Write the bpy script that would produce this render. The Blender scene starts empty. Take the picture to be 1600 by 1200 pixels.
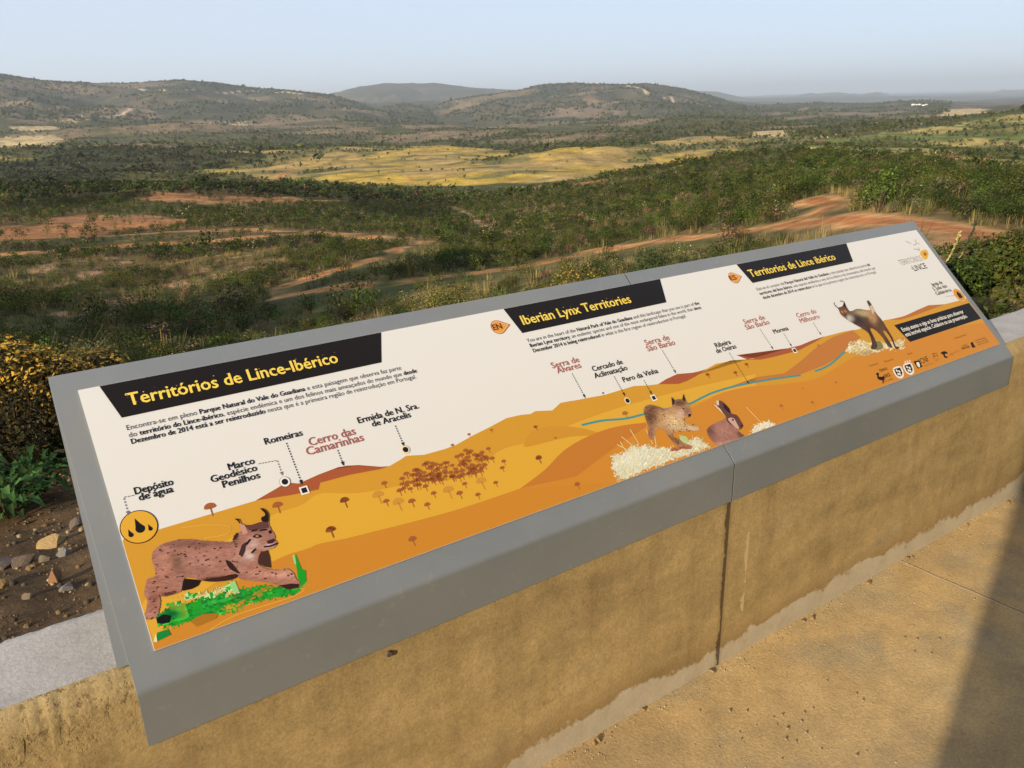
import bpy, bmesh, math, random
import numpy as np
from mathutils import Matrix, Vector

# ------------------------------------------------------------------ camera, sky, sun, exposure
SC = bpy.context.scene
COL = SC.collection
F_PX, CX, CY = 1262.0, 800.0, 600.0
EYE = 1.492                                   # eye height above the terrace
_v1 = np.array([2744.2, 108.27])              # vanishing point of the wall direction
def _unit(v): return v / np.linalg.norm(v)
_u = _unit(np.array([_v1[0]-CX, _v1[1]-CY, F_PX]))
_l = np.cross([_v1[0], _v1[1], 1.0], [800.0, 155.0, 1.0])
_up = _unit(np.array([[F_PX,0,CX],[0,F_PX,CY],[0,0,1.0]]).T @ _l)
if _up[1] > 0: _up = -_up
_Y = np.cross(_up, _u)
if _Y[2] < 0: _Y = -_Y
RC = np.array([_u, _Y, _up])                  # camera (x right, y down, z forward) -> world
cam_data = bpy.data.cameras.new('camera'); cam = bpy.data.objects.new('camera', cam_data); COL.objects.link(cam)
cam_data.sensor_fit = 'HORIZONTAL'; cam_data.sensor_width = 36.0; cam_data.lens = 36.0*F_PX/1600.0
cam_data.clip_start = 0.05; cam_data.clip_end = 80000.0
_x, _y, _z = RC@np.array([1,0,0.]), RC@np.array([0,-1,0.]), RC@np.array([0,0,-1.])
cam.matrix_world = Matrix([[_x[0],_y[0],_z[0],0],[_x[1],_y[1],_z[1],0],[_x[2],_y[2],_z[2],EYE],[0,0,0,1]])
SC.camera = cam

SUN_AZ, SUN_EL = 71.0, 17.0                   # direction the light travels (from +Y towards +X), elevation
saz, sel = math.radians(SUN_AZ), math.radians(SUN_EL)
sun_dir = Vector((math.sin(saz)*math.cos(sel), math.cos(saz)*math.cos(sel), -math.sin(sel)))
sl = bpy.data.lights.new('sun', 'SUN'); sl.energy = 5.0; sl.angle = math.radians(0.5); sl.color = (1.0, 0.83, 0.59)
so = bpy.data.objects.new('sun', sl); COL.objects.link(so)
so.rotation_euler = sun_dir.to_track_quat('-Z', 'Y').to_euler()
W = bpy.data.worlds.new('World'); SC.world = W; W.use_nodes = True
nt = W.node_tree; bg = nt.nodes['Background']
sky = nt.nodes.new('ShaderNodeTexSky'); sky.sky_type = 'NISHITA'; sky.sun_disc = False
sky.sun_elevation = sel; sky.sun_rotation = saz + math.pi
sky.altitude = 200; sky.air_density = 1.0; sky.dust_density = 0.2; sky.ozone_density = 6.0
veil = nt.nodes.new('ShaderNodeMix'); veil.data_type = 'RGBA'; veil.inputs[0].default_value = 0.74      # thin high veil of cloud over the clear sky
veil.inputs[7].default_value = (6.1, 6.7, 7.8, 1)
nt.links.new(sky.outputs[0], veil.inputs[6]); nt.links.new(veil.outputs[2], bg.inputs[0]); bg.inputs[1].default_value = 0.085
SC.view_settings.view_transform = 'Standard'; SC.view_settings.look = 'None'
SC.view_settings.exposure = 0.68; SC.view_settings.gamma = 1.0; SC.view_settings.use_curve_mapping = False

# ------------------------------------------------------------------ helpers
rng = np.random.default_rng(7)
def ray(px, py):
    d = RC @ np.array([px-CX, py-CY, F_PX]); return d/np.linalg.norm(d)
def on_plane_z(px, py, z):                    # where the line of sight meets a level surface
    d = ray(px, py); t = (z-EYE)/d[2]; return np.array([0,0,EYE])+d*t
def on_plane_y(px, py, y):
    d = ray(px, py); t = y/d[1]; return np.array([0,0,EYE])+d*t
def lin(c):
    c = np.array(c, float)/255.0
    return np.where(c <= 0.04045, c/12.92, ((c+0.055)/1.055)**2.4)
def tag(o, label=None, cat=None, group=None, kind=None):
    for k, v in (('label',label),('category',cat),('group',group),('kind',kind)):
        if v: o[k] = v
    return o
def empty(name, loc=(0,0,0)):
    o = bpy.data.objects.new(name, None); COL.objects.link(o); o.location = loc; o.empty_display_size = 0.1
    return o
def link(name, me, mat=None, parent=None, loc=None):
    o = bpy.data.objects.new(name, me); COL.objects.link(o)
    if mat is not None and not me.materials: me.materials.append(mat)
    if loc is not None: o.location = loc
    if parent is not None:
        o.parent = parent
        if loc is None: o.location = [-c for c in parent.location]   # geometry given in world coordinates
    return o
def np_mesh(name, verts, faces, vcol=None, smooth=False):
    """verts (N,3); faces (M,k) with equal k; vcol (N,3) linear colours"""
    me = bpy.data.meshes.new(name); verts = np.asarray(verts, np.float32); faces = np.asarray(faces, np.int32)
    n, (m, k) = len(verts), faces.shape
    me.vertices.add(n); me.vertices.foreach_set('co', verts.ravel())
    me.loops.add(m*k); me.loops.foreach_set('vertex_index', faces.ravel())
    me.polygons.add(m); me.polygons.foreach_set('loop_start', np.arange(0, m*k, k, dtype=np.int32))
    me.polygons.foreach_set('loop_total', np.full(m, k, np.int32))
    if smooth: me.polygons.foreach_set('use_smooth', np.ones(m, bool))
    if vcol is not None:
        a = me.color_attributes.new('Col', 'FLOAT_COLOR', 'POINT')
        c = np.ones((n,4), np.float32); c[:,:3] = vcol; a.data.foreach_set('color', c.ravel())
    me.update(calc_edges=True); me.validate(); return me
def box_bm(bm, x0,x1,y0,y1,z0,z1):
    vs = [bm.verts.new(p) for p in ((x0,y0,z0),(x1,y0,z0),(x1,y1,z0),(x0,y1,z0),(x0,y0,z1),(x1,y0,z1),(x1,y1,z1),(x0,y1,z1))]
    for f in ((0,3,2,1),(4,5,6,7),(0,1,5,4),(1,2,6,5),(2,3,7,6),(3,0,4,7)): bm.faces.new([vs[i] for i in f])
def extrude_x(bm, prof, x0, x1):              # closed (y,z) profile swept along X
    a = [bm.verts.new((x0,y,z)) for y,z in prof]; b = [bm.verts.new((x1,y,z)) for y,z in prof]
    n = len(prof)
    for i in range(n): bm.faces.new((a[i], a[(i+1)%n], b[(i+1)%n], b[i]))
    bm.faces.new(a[::-1]); bm.faces.new(b)
def bm_mesh(name, bm):
    bmesh.ops.recalc_face_normals(bm, faces=bm.faces)
    me = bpy.data.meshes.new(name); bm.to_mesh(me); bm.free(); return me

# value noise / fbm -------------------------------------------------
def _h(ix, iy, s):
    with np.errstate(over='ignore'):
        h = (ix.astype(np.int64)*374761393 + iy.astype(np.int64)*668265263 + s*1442695041) & 0xFFFFFFFF
        h = ((h ^ (h >> 13))*1274126177) & 0xFFFFFFFF
        return ((h ^ (h >> 16)) & 0xFFFF)/65535.0
def vnoise(x, y, s=0):
    ix, iy = np.floor(x), np.floor(y); fx, fy = x-ix, y-iy
    fx = fx*fx*fx*(fx*(fx*6-15)+10); fy = fy*fy*fy*(fy*(fy*6-15)+10)
    a, b = _h(ix,iy,s), _h(ix+1,iy,s); c, d = _h(ix,iy+1,s), _h(ix+1,iy+1,s)
    return (a*(1-fx)+b*fx)*(1-fy)+(c*(1-fx)+d*fx)*fy
def fbm(x, y, o=4, s=0):
    r, amp, t = 0, 0.5, 0
    for i in range(o):
        r = r+amp*vnoise(x*2**i+17.3*i, y*2**i-9.1*i, s+i); t += amp; amp *= 0.5
    return r/t                                # 0..1
def sstep(a, b, x):
    t = np.clip((x-a)/(b-a), 0, 1); return t*t*(3-2*t)

# materials ---------------------------------------------------------
def new_mat(name):
    m = bpy.data.materials.new(name); m.use_nodes = True
    return m, m.node_tree, m.node_tree.nodes['Principled BSDF']
def node(t, kind, **kw):
    n = t.nodes.new(kind)
    for k, v in kw.items(): setattr(n, k, v)
    return n
def noise_node(t, scale, detail=6, rough=0.6, vec=None):
    n = node(t, 'ShaderNodeTexNoise'); n.inputs['Scale'].default_value = scale
    n.inputs['Detail'].default_value = detail; n.inputs['Roughness'].default_value = rough
    if vec is not None: t.links.new(vec, n.inputs['Vector'])
    return n
def ramp(t, fac, stops):
    r = node(t, 'ShaderNodeValToRGB'); e = r.color_ramp.elements
    while len(e) < len(stops): e.new(0.5)
    for i, (p, c) in enumerate(stops):
        e[i].position = p; e[i].color = (*c, 1) if len(c) == 3 else c
    t.links.new(fac, r.inputs[0]); return r
def mix(t, fac, a, b, blend='MIX'):
    m = node(t, 'ShaderNodeMix', data_type='RGBA', blend_type=blend)
    for sock, v in ((m.inputs[0],fac),(m.inputs[6],a),(m.inputs[7],b)):
        if hasattr(v, 'is_linked'): t.links.new(v, sock)
        elif isinstance(v, (int,float)): sock.default_value = v
        else: sock.default_value = (*v, 1)
    return m.outputs[2]
def math_n(t, op, a, b=None):
    m = node(t, 'ShaderNodeMath', operation=op)
    for i, v in enumerate((a,b)):
        if v is None: continue
        if hasattr(v, 'is_linked'): t.links.new(v, m.inputs[i])
        else: m.inputs[i].default_value = v
    return m.outputs[0]
def bump(t, bsdf, height, strength, dist):
    b = node(t, 'ShaderNodeBump'); b.inputs['Strength'].default_value = strength; b.inputs['Distance'].default_value = dist
    t.links.new(height, b.inputs['Height']); t.links.new(b.outputs[0], bsdf.inputs['Normal']); return b

def mat_attr(name, rough=0.9, spec=0.2, noise=None, transl=0.0, rnd=0.0):
    m, t, p = new_mat(name)
    a = node(t, 'ShaderNodeVertexColor', layer_name='Col'); c = a.outputs[0]
    if rnd:
        oi = node(t, 'ShaderNodeObjectInfo'); k = math_n(t, 'MULTIPLY_ADD', oi.outputs['Random'], rnd)
        k.node.inputs[2].default_value = 1-rnd*0.5
        cc = node(t, 'ShaderNodeCombineColor'); [t.links.new(k, cc.inputs[i]) for i in range(3)]
        c = mix(t, 1.0, c, cc.outputs[0], 'MULTIPLY')
    t.links.new(c, p.inputs['Base Color'])
    p.inputs['Roughness'].default_value = rough; p.inputs['Specular IOR Level'].default_value = spec
    if transl:
        tr = node(t, 'ShaderNodeBsdfTranslucent'); t.links.new(c, tr.inputs[0])
        ms = node(t, 'ShaderNodeMixShader'); ms.inputs[0].default_value = transl
        out = t.nodes['Material Output']
        t.links.new(p.outputs[0], ms.inputs[1]); t.links.new(tr.outputs[0], ms.inputs[2]); t.links.new(ms.outputs[0], out.inputs[0])
    return m
M_ART = mat_attr('printed_ink', 0.45, 0.22)
M_LEAF = mat_attr('foliage', 0.75, 0.2, transl=0.18, rnd=0.5)
M_SCRUB = mat_attr('scrub_foliage', 0.85, 0.15, transl=0.1)

# ------------------------------------------------------------------ terrain height
def azel(px, py):
    d = ray(px, py); return math.degrees(math.atan2(d[0], d[1])), d[2]/math.hypot(d[0], d[1])
CTRL = [  # picture column, picture row, metres away
 (50,590,14),(50,540,26),(50,480,42),(50,420,64),(50,372,95),(50,330,135),(50,300,175),(50,288,220),(50,289,300),(50,265,430),(50,243,650),(50,227,950),(50,210,1300),(50,196,1800),
 (300,535,27),(300,480,42),(300,420,62),(300,365,93),(300,322,132),(300,298,168),(300,303,215),(300,287,300),(300,260,460),(300,238,620),(300,240,800),(300,217,1100),(300,197,1800),
 (550,495,29),(550,450,39),(550,400,58),(550,360,90),(550,322,140),(550,303,190),(550,293,240),(550,270,330),(550,245,480),(550,226,650),(550,229,820),(550,207,1300),(550,192,2000),
 (740,455,31),(740,400,53),(740,350,95),(740,315,165),(740,292,240),(740,265,340),(740,227,650),(740,207,1300),(740,187,2000),
 (950,430,28),(950,395,42),(950,350,65),(950,303,110),(950,281,150),(950,284,220),(950,263,330),(950,231,600),(950,215,800),(950,197,1400),(950,184,2000),
 (1200,380,26),(1200,345,36),(1200,300,60),(1200,262,110),(1200,243,150),(1200,252,230),(1200,226,450),(1200,211,700),(1200,192,1300),(1200,178,2200),
 (1400,330,26),(1400,300,38),(1400,272,60),(1400,255,85),(1400,246,110),(1400,256,180),(1400,236,330),(1400,205,520),(1400,194,700),(1400,198,1000),(1400,182,1500),(1400,167,3000),
 (1580,470,6),(1580,420,10),(1580,370,18),(1580,340,25),(1580,305,40),(1580,288,60),(1580,275,85),(1580,288,140),(1580,262,260),(1580,220,450),(1580,174,700),(1680,163,720),(1580,187,1000),(1580,172,1500),(1580,162,3000),
 (50,640,7),(300,630,8),(600,610,8),(900,540,8),(1200,470,8),(1400,440,8),
 (50,186,4000),(800,165,4000),(1400,161,6000),(50,178,12000),(800,160,12000),(1400,152,12000),(50,178,25000),(800,157,25000),(1400,146,25000),
]
_c = np.array([(*azel(a,b), math.log(r)) for a,b,r in CTRL])
_cx = np.column_stack([_c[:,0]/18.0, _c[:,2]*1.2]); _ce = _c[:,1]
def _phi(d2): return d2*np.log(np.maximum(d2, 1e-12))*0.5
def _fit():
    n = len(_cx); d2 = ((_cx[:,None]-_cx[None])**2).sum(-1)
    A = np.zeros((n+3,n+3)); A[:n,:n] = _phi(d2)+np.eye(n)*2e-3
    Pm = np.column_stack([np.ones(n), _cx]); A[:n,n:] = Pm; A[n:,:n] = Pm.T
    return np.linalg.solve(A, np.concatenate([_ce, np.zeros(3)]))
_w = _fit()
def rbf(az, lr):
    x, y = np.ravel(az)/18.0, np.ravel(lr)*1.2; out = np.empty_like(x)
    for i in range(0, len(x), 60000):
        xs, ys = x[i:i+60000], y[i:i+60000]
        d2 = (xs[:,None]-_cx[None,:,0])**2+(ys[:,None]-_cx[None,:,1])**2
        out[i:i+60000] = _phi(d2)@_w[:-3]+_w[-3]+_w[-2]*xs+_w[-1]*ys
    return out.reshape(np.shape(az))
RIDGES = [ # skyline points, distance of the crest, front and back widths in log distance
 ([(-400,140),(-150,128),(0,119),(60,128),(130,131),(200,132),(280,127),(330,131),(400,139),(460,143),(520,150),(560,163),(590,174),(625,189),(660,200)], 3300, 0.42, 0.3),
 ([(-60,185),(0,172),(40,182),(85,196),(110,205)], 2050, 0.12, 0.12),
 ([(20,200),(60,172),(90,169),(120,172),(160,188),(185,200)], 2300, 0.10, 0.12),
 ([(440,200),(500,180),(540,172),(590,176),(650,195)], 2500, 0.16, 0.15),
 ([(565,195),(600,170),(630,163),(655,168),(690,190)], 2900, 0.14, 0.15),
 ([(380,180),(470,158),(520,147),(560,137),(600,131),(680,131),(740,138),(780,140),(830,141),(900,150),(980,165)], 6800, 0.3, 0.3),
 ([(600,195),(660,177),(700,161),(740,152),(800,144),(850,134),(900,132),(960,134),(1010,132),(1060,138),(1110,150),(1160,166),(1200,174),(1260,185)], 3400, 0.36, 0.3),
 ([(940,165),(1010,140),(1060,141),(1120,143),(1160,152),(1230,157),(1300,165)], 9500, 0.2, 0.2),
 ([(1120,160),(1180,151),(1230,150),(1290,150),(1310,147),(1340,150),(1370,147),(1390,152),(1420,155)], 13000, 0.15, 0.2),
 ([(1350,155),(1450,150),(1530,149),(1570,146),(1640,143),(1800,135),(2000,130)], 15000, 0.2, 0.3),
 ([(1180,186),(1230,172),(1260,170),(1300,175),(1330,181)], 2900, 0.12, 0.12),
]
def _ridge_tables():
    T = []
    for pts, rc, wf, wb in RIDGES:
        a = np.array([azel(*p) for p in pts]); T.append((a[:,0], a[:,1]*rc, rc, wf, wb))
    return T
_RT = _ridge_tables()
TERR_SEED = 3
def height(x, y):
    """ground level relative to the eye"""
    x, y = np.asarray(x, float), np.asarray(y, float)
    r = np.maximum(np.hypot(x, y), 0.3); az = np.degrees(np.arctan2(x, y))
    rel = (az-34+180) % 360-180
    azc = 34+np.clip(rel, -58, 58); lr = np.log(np.clip(r, 5, 26000))
    z = rbf(azc, lr)*r
    back = sstep(58, 110, np.abs(rel))
    z = z*(1-back)+(-1.75-0.03*np.minimum(r, 2500))*back
    lr = np.log(r)
    z = z+(fbm(x/9, y/9, 4, 1)-0.5)*0.7*sstep(8, 40, r)
    z = z+(fbm(x/60, y/60, 4, 2)-0.5)*5.0*sstep(70, 300, r)
    z = z+(fbm(x/190, y/150, 4, 3)-0.5)*26.0*sstep(200, 480, r)*(1-0.75*sstep(44, 54, az))
    z = z+(fbm(x/420, y/420, 5, 5)-0.5)*40*sstep(600, 1800, r)
    z = z+(fbm(x/1900, y/1900, 4, 6)-0.5)*90*sstep(4500, 9000, r)
    for A, zc, rc, wf, wb in _RT:
        zz = np.interp(az, A, zc)-rc*0.010*(np.maximum(0, A[0]-az)+np.maximum(0, az-A[-1]))
        g = 0.16-np.abs(2*fbm(x/(rc*0.13), y/(rc*0.13), 5, 11)-1)*0.85
        d = lr-math.log(rc)
        s = np.where(d < 0, np.exp(-(d/wf)**2*1.1), np.exp(-(d/wb)**2))
        below = 1-s
        add = (zz-z)*s+g*rc*0.05*below*s*2.2
        z = np.where((zz > z) & (s > 0.004), z+np.maximum(add, 0), z)
    # knoll added left of the viewpoint, outside the picture, to shade the near slope
    z = z+13*np.exp(-(((x+27)/8)**2+((y-22)/11)**2))
    # the strip of ground right behind the wall, and the terrace platform
    zn = -0.905-0.17*(y-1.44)-0.012*np.maximum(y-1.44, 0)**2+(fbm(x*3, y*3, 4, 8)-0.5)*0.07
    zn = np.where(r > 30, z, zn)
    t = sstep(2.2, 6.0, y-0.06*np.abs(x-1))
    zf = np.where(y > 1.30, zn*(1-t)+z*t, z)
    plat = np.where((y < 1.36), np.minimum(-1.75, z), zf)
    return plat
def ground_at(px, py, rmin=2.6):              # line of sight -> point on the terrain
    d = ray(px, py); dh = math.hypot(d[0], d[1])
    rr = np.exp(np.linspace(math.log(rmin), math.log(24000), 1600))
    X, Y = d[0]/dh*rr, d[1]/dh*rr
    dz = rr*d[2]/dh-height(X, Y)
    i = np.where(dz < 0)[0]
    if len(i) == 0: i = [len(rr)-1]
    return np.array([X[i[0]], Y[i[0]]])
def in_poly(x, y, P):
    P = np.asarray(P); c = np.zeros(x.shape, bool); j = len(P)-1
    for i in range(len(P)):
        xi, yi = P[i]; xj, yj = P[j]
        c ^= ((yi > y) != (yj > y)) & (x < (xj-xi)*(y-yi)/(yj-yi+1e-12)+xi); j = i
    return c
def seg_dist(x, y, L):
    d = np.full(x.shape, 1e9)
    for (x0,y0),(x1,y1) in zip(L[:-1], L[1:]):
        vx, vy = x1-x0, y1-y0; t = np.clip(((x-x0)*vx+(y-y0)*vy)/(vx*vx+vy*vy+1e-9), 0, 1)
        d = np.minimum(d, np.hypot(x-x0-t*vx, y-y0-t*vy))
    return d
def gpts(pts): return [ground_at(*p) for p in pts]

# land cover, staked out on the ground -------------------------------
MEADOW = [gpts(p) for p in (
 [(300,262),(450,234),(560,228),(680,228),(790,240),(900,240),(1020,222),(1130,212),(1280,216),(1180,238),(1060,262),(920,280),(780,288),(640,291),(540,289),(400,283),(310,275)],
 [(20,243),(120,240),(130,248),(40,252)],
  [(1140,222),(1270,214),(1290,226),(1190,238),(1130,238)])]
TANFIELD = [gpts(p) for p in ([(-80,216),(20,214),(105,217),(60,232),(-80,236)],[(1465,172),(1545,170),(1535,178),(1470,180)],[(1180,205),(1250,203),(1240,213),(1180,214)],[(30,200),(95,198),(90,204),(35,206)],[(330,190),(390,188),(390,196),(330,198)],[(95,186),(130,180),(140,186),(110,193)])]
REDSOIL = [gpts(p) for p in ([(-40,365),(60,347),(130,336),(230,338),(300,352),(190,366),(60,374),(-40,378)],
 [(230,305),(330,297),(420,300),(500,314),(420,318),(340,312),(250,318)])]
TRACKS = [(gpts(p), w) for p, w in (
 ([(450,462),(520,450),(600,447),(680,435),(760,425),(850,410),(920,393),(1000,382),(1100,370),(1200,358),(1270,338),(1300,322),(1262,312)], 1.0),
 ([(1215,352),(1290,345),(1370,348),(1450,356),(1530,366),(1650,384)], 1.1),
 ([(445,448),(500,430),(560,412),(610,398),(665,378)], 0.9),
 ([(-60,376),(150,369),(250,363),(400,359),(520,365),(590,371)], 1.6),
 ([(-60,402),(60,394),(130,389),(250,382),(400,371),(470,366)], 1.5),
 ([(627,300),(640,288),(644,281),(636,275)], 0.8),
 ([(735,300),(800,294),(870,289),(935,284)], 2.6),
 ([(230,310),(330,318),(430,314),(530,313)], 2.2),
 ([(420,287),(440,272),(520,262)], 2.2))]
STRIPS = [(gpts(p), w) for p, w in (
 ([(70,497),(160,478),(250,455),(330,425),(420,395)], 1.2),
 ([(160,470),(260,455),(360,430),(440,405)], 1.0),
 ([(230,420),(330,405),(450,385)], 1.4),
 ([(280,480),(350,470),(420,455),(480,440)], 0.8),
 ([(750,358),(738,346),(725,335),(705,324),(690,320)], 0.8),([(0,440),(100,415),(210,400)], 1.5),([(60,450),(140,430),(230,410)], 1.0))]
HILLTRACKS = [(gpts(p), w) for p, w in (
 ([(980,134),(1010,145),(1050,155),(1090,162)], 5),([(215,140),(300,140),(400,143),(470,147)], 4),([(183,182),(205,170)], 5),([(1090,162),(1110,166)],4))]

GREENHILL = gpts([(1240,232),(1330,215),(1420,206),(1500,191),(1590,181),(1720,168),(1780,262),(1590,264),(1500,259),(1400,248)])
SHADE_SCRUB = [gpts(p) for p in ([(-60,262),(60,248),(190,226),(330,236),(420,243),(395,258),(290,268),(160,282),(-60,290)],[(200,292),(330,286),(450,291),(600,300),(700,312),(742,330),(690,338),(560,330),(420,305),(300,300)],[(-60,296),(120,292),(230,300),(150,322),(-60,338)])]  # dense scrub, its colours darkened in place of shaded slopes
def in_shade_scrub(x, y):
    q = fbm(x/22, y/22, 3, 81)-.5; k = np.zeros(np.shape(x), bool)
    for P in SHADE_SCRUB: k |= in_poly(x+q*40, y+q*30, P)
    return k
def landcover(x, y):
    """colour of the bare ground and how densely scrub grows on it"""
    r = np.hypot(x, y)
    n1, n2, n3 = fbm(x/14, y/14, 4, 21), fbm(x/3.1, y/3.1, 3, 22), fbm(x/75, y/75, 4, 23)
    n4, n5 = fbm(x/260, y/260, 5, 24), fbm(x/40, y/40, 5, 29)
    far = sstep(150, 500, r); vfar = sstep(1200, 2200, r)
    wx = x+(n2-0.5)*np.minimum(26, r*0.05)*far+(n1-0.5)*np.minimum(14+30*far, r*0.09)+(n4-0.5)*30*far; wy = y+(n2-0.5)*np.minimum(7, r*0.06)+(n5-0.5)*30*far
    tan_, olive, red = np.array([.16,.115,.045]), np.array([.060,.068,.018]), np.array([.32,.135,.048])
    yel, org, pale = np.array([.39,.275,.05]), np.array([.43,.235,.10]), np.array([.50,.40,.28])
    k = sstep(0.40, 0.62, n1*0.5+n2*0.25+n3*0.25)[...,None]
    c = olive*(1-k)+tan_*k
    c = c*(0.75+0.5*n2[...,None])
    dens = sstep(0.35, 0.51, n3*0.4+n1*0.6)*0.9+0.06
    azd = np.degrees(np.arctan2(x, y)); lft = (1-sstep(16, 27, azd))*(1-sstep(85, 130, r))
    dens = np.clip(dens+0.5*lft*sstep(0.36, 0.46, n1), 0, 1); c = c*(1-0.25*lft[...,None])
    # valley floor and slopes beyond a kilometre: dull green grey with reddish bare patches
    mg = np.array([.048,.054,.028])
    k = sstep(0.44, 0.66, fbm(x/330, y/330, 6, 41)*0.55+fbm(x/28, y/28, 3, 42)*0.45)[...,None]
    hill = mg*(1-k)+np.array([.10,.080,.052])*k
    hill = hill*(0.65+0.7*fbm(x/55, y/55, 3, 43)[...,None])
    c = c*(1-vfar[...,None])+hill*vfar[...,None]
    mid = (sstep(380, 700, r)*(1-vfar))[...,None]
    c = c*(1-mid*0.75)+np.array([.062,.068,.026])*(0.6+0.8*n5[...,None])*mid*0.75
    n6 = fbm(x/170, y/130, 5, 44); bare = 0.8*sstep(0.55, 0.64, n6)*sstep(500, 800, r)*(1-sstep(2600, 3600, r)); c = c*(1-bare[...,None])+np.array([.19,.14,.085])*(0.6+0.8*fbm(x/22, y/22, 3, 45)[...,None])*bare[...,None]; dens = dens*(1-0.55*bare)
    for P in MEADOW:
        m = in_poly(wx, wy, P); k = sstep(0.42, 0.62, n5*.6+fbm(x/17, y/17, 3, 32)*.4)[...,None]
        cc = np.array([.34,.24,.085])*(1-k)+yel*k; band = fbm((x*.83+y*.55)/95, (-x*.55+y*.83)/30, 4, 31); s = np.maximum(sstep(0.54, 0.66, fbm(x/26, y/12, 4, 30)), sstep(0.53, 0.60, band))[...,None]
        cc = cc*(1-s)+np.array([.15,.14,.05])*s
        c = np.where(m[...,None], cc*(0.7+0.5*n1[...,None]), c); dens = np.where(m, 0.07*sstep(.45,.6,n1)+0.5*sstep(0.54, 0.61, band), dens)
    m = in_poly(wx, wy, GREENHILL); k = sstep(.45, .58, n5*.5+fbm(x/45, y/25, 4, 33)*.5)[...,None]
    c = np.where(m[...,None], (np.array([.115,.14,.030])*(1-k)+np.array([.34,.27,.09])*k)*(0.75+.5*n1[...,None]), c); gb = sstep(.5,.6,fbm(x/70, y/28, 4, 34)); c = np.where(m[...,None], c*(1-.35*gb[...,None]), c); dens = np.where(m, 0.28*sstep(.42,.6,n1)*(1-gb)+.75*gb+.03, dens)
    for P in TANFIELD:
        m = in_poly(wx, wy, P); c = np.where(m[...,None], np.array([.40,.31,.16])*(0.8+0.4*n1[...,None]), c); dens = np.where(m, 0, dens)
    for P in REDSOIL:
        m = in_poly(wx, wy, P); k = n1[...,None]
        c = np.where(m[...,None], (red*k+np.array([.29,.16,.075])*(1-k))*(0.75+0.5*n2[...,None]), c); dens = np.where(m, 0.07+0.5*sstep(.52,.6,n2), dens)
    for L, w in STRIPS:
        d = seg_dist(wx, wy, L); w = w*0.4; k = ((1-sstep(w*0.8, w*1.9, d))*sstep(.36,.5,n2*.6+n1*.4))[...,None]
        c = c*(1-k)+np.array([.34,.20,.11])*(0.8+0.4*n2[...,None])*k; dens = dens*(1-0.85*k[...,0])
    for L, w in TRACKS:
        d = seg_dist(x+(n2-0.5)*0.9, y+(n1-0.5)*0.9, L)
        w = w*0.66; k = ((1-sstep(w*0.5, w*1.8, d))*sstep(.27,.47,n2*.6+n1*.4))[...,None]; rut = sstep(0.35, 0.75, np.abs(d/w))[...,None]
        cc = (red*1.05)*(1-rut)+org*rut
        c = c*(1-k)+cc*(0.75+0.5*n2[...,None])*k; dens = dens*(1-sstep(w*2.3, w*1.25, d))
    for L, w in HILLTRACKS:
        d = seg_dist(x+(n5-0.5)*8, y, L); k = (1-sstep(w*0.6, w*1.3, d))[...,None]
        c = c*(1-k)+pale*k
    m = in_shade_scrub(x, y); c = np.where(m[...,None], c*.3+np.array([.018,.024,.009]), c); dens = np.where(m, .95, dens)  # denser growth; slope shade put into the ground colour
    near = ((1-sstep(2.4, 4.0, r))*(1-sstep(0.8, 1.6, x)))[...,None]   # bare stony soil behind the wall
    c = c*(1-near)+np.array([.115,.075,.042])*(0.6+0.9*fbm(x*9, y*9, 3, 50)[...,None])*near
    dens = dens*sstep(3, 6, r)
    return np.clip(c, 0.004, 0.8), np.clip(dens, 0, 1)

def build_terrain():
    rel = np.concatenate([np.arange(-180,-46,3.0), np.arange(-46,46,0.11), np.arange(46,180,3.0)])
    lr = np.concatenate([np.linspace(math.log(0.4), math.log(20), 330, endpoint=False), np.linspace(math.log(20), math.log(6000), 620, endpoint=False), np.linspace(math.log(6000), math.log(40000), 130)])
    A, L = np.meshgrid(np.radians(rel+34), lr, indexing='ij'); R = np.exp(L)
    X, Y = R*np.sin(A), R*np.cos(A)
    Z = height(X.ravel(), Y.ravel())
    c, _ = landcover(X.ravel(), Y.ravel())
    na, nr = X.shape
    idx = np.arange(na*nr).reshape(na, nr); j = np.roll(idx, -1, axis=0)
    faces = np.stack([idx[:,:-1], idx[:,1:], j[:,1:], j[:,:-1]], -1).reshape(-1,4)
    V = np.column_stack([X.ravel(), Y.ravel(), Z+EYE])
    n0 = len(V); V = np.vstack([V, [[0,0,EYE-1.9]]]); c = np.vstack([c, c[:1]])
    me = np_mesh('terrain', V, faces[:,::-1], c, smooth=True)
    m, t, p = new_mat('hillside_ground')
    a = node(t, 'ShaderNodeVertexColor', layer_name='Col')
    tc = node(t, 'ShaderNodeTexCoord')
    n1 = noise_node(t, 1.3, 8, 0.75, tc.outputs['Object']); n2 = noise_node(t, 0.10, 10, 0.85, tc.outputs['Object'])
    r1 = ramp(t, n1.outputs[0], [(0.3,(.55,.55,.55)),(0.7,(1.45,1.4,1.35))])
    r2 = ramp(t, n2.outputs[0], [(0.36,(.40,.43,.40)),(0.64,(1.6,1.54,1.5))])
    c1 = mix(t, 1.0, a.outputs[0], r1.outputs[0], 'MULTIPLY'); c2 = mix(t, 1.0, c1, r2.outputs[0], 'MULTIPLY')
    t.links.new(c2, p.inputs['Base Color']); p.inputs['Roughness'].default_value = 0.95; p.inputs['Specular IOR Level'].default_value = 0.1
    n3 = noise_node(t, 6, 8, 0.7, tc.outputs['Object']); bump(t, p, n3.outputs[0], 0.5, 0.05)
    return tag(link('terrain', me, m), kind='structure')
build_terrain()

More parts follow.
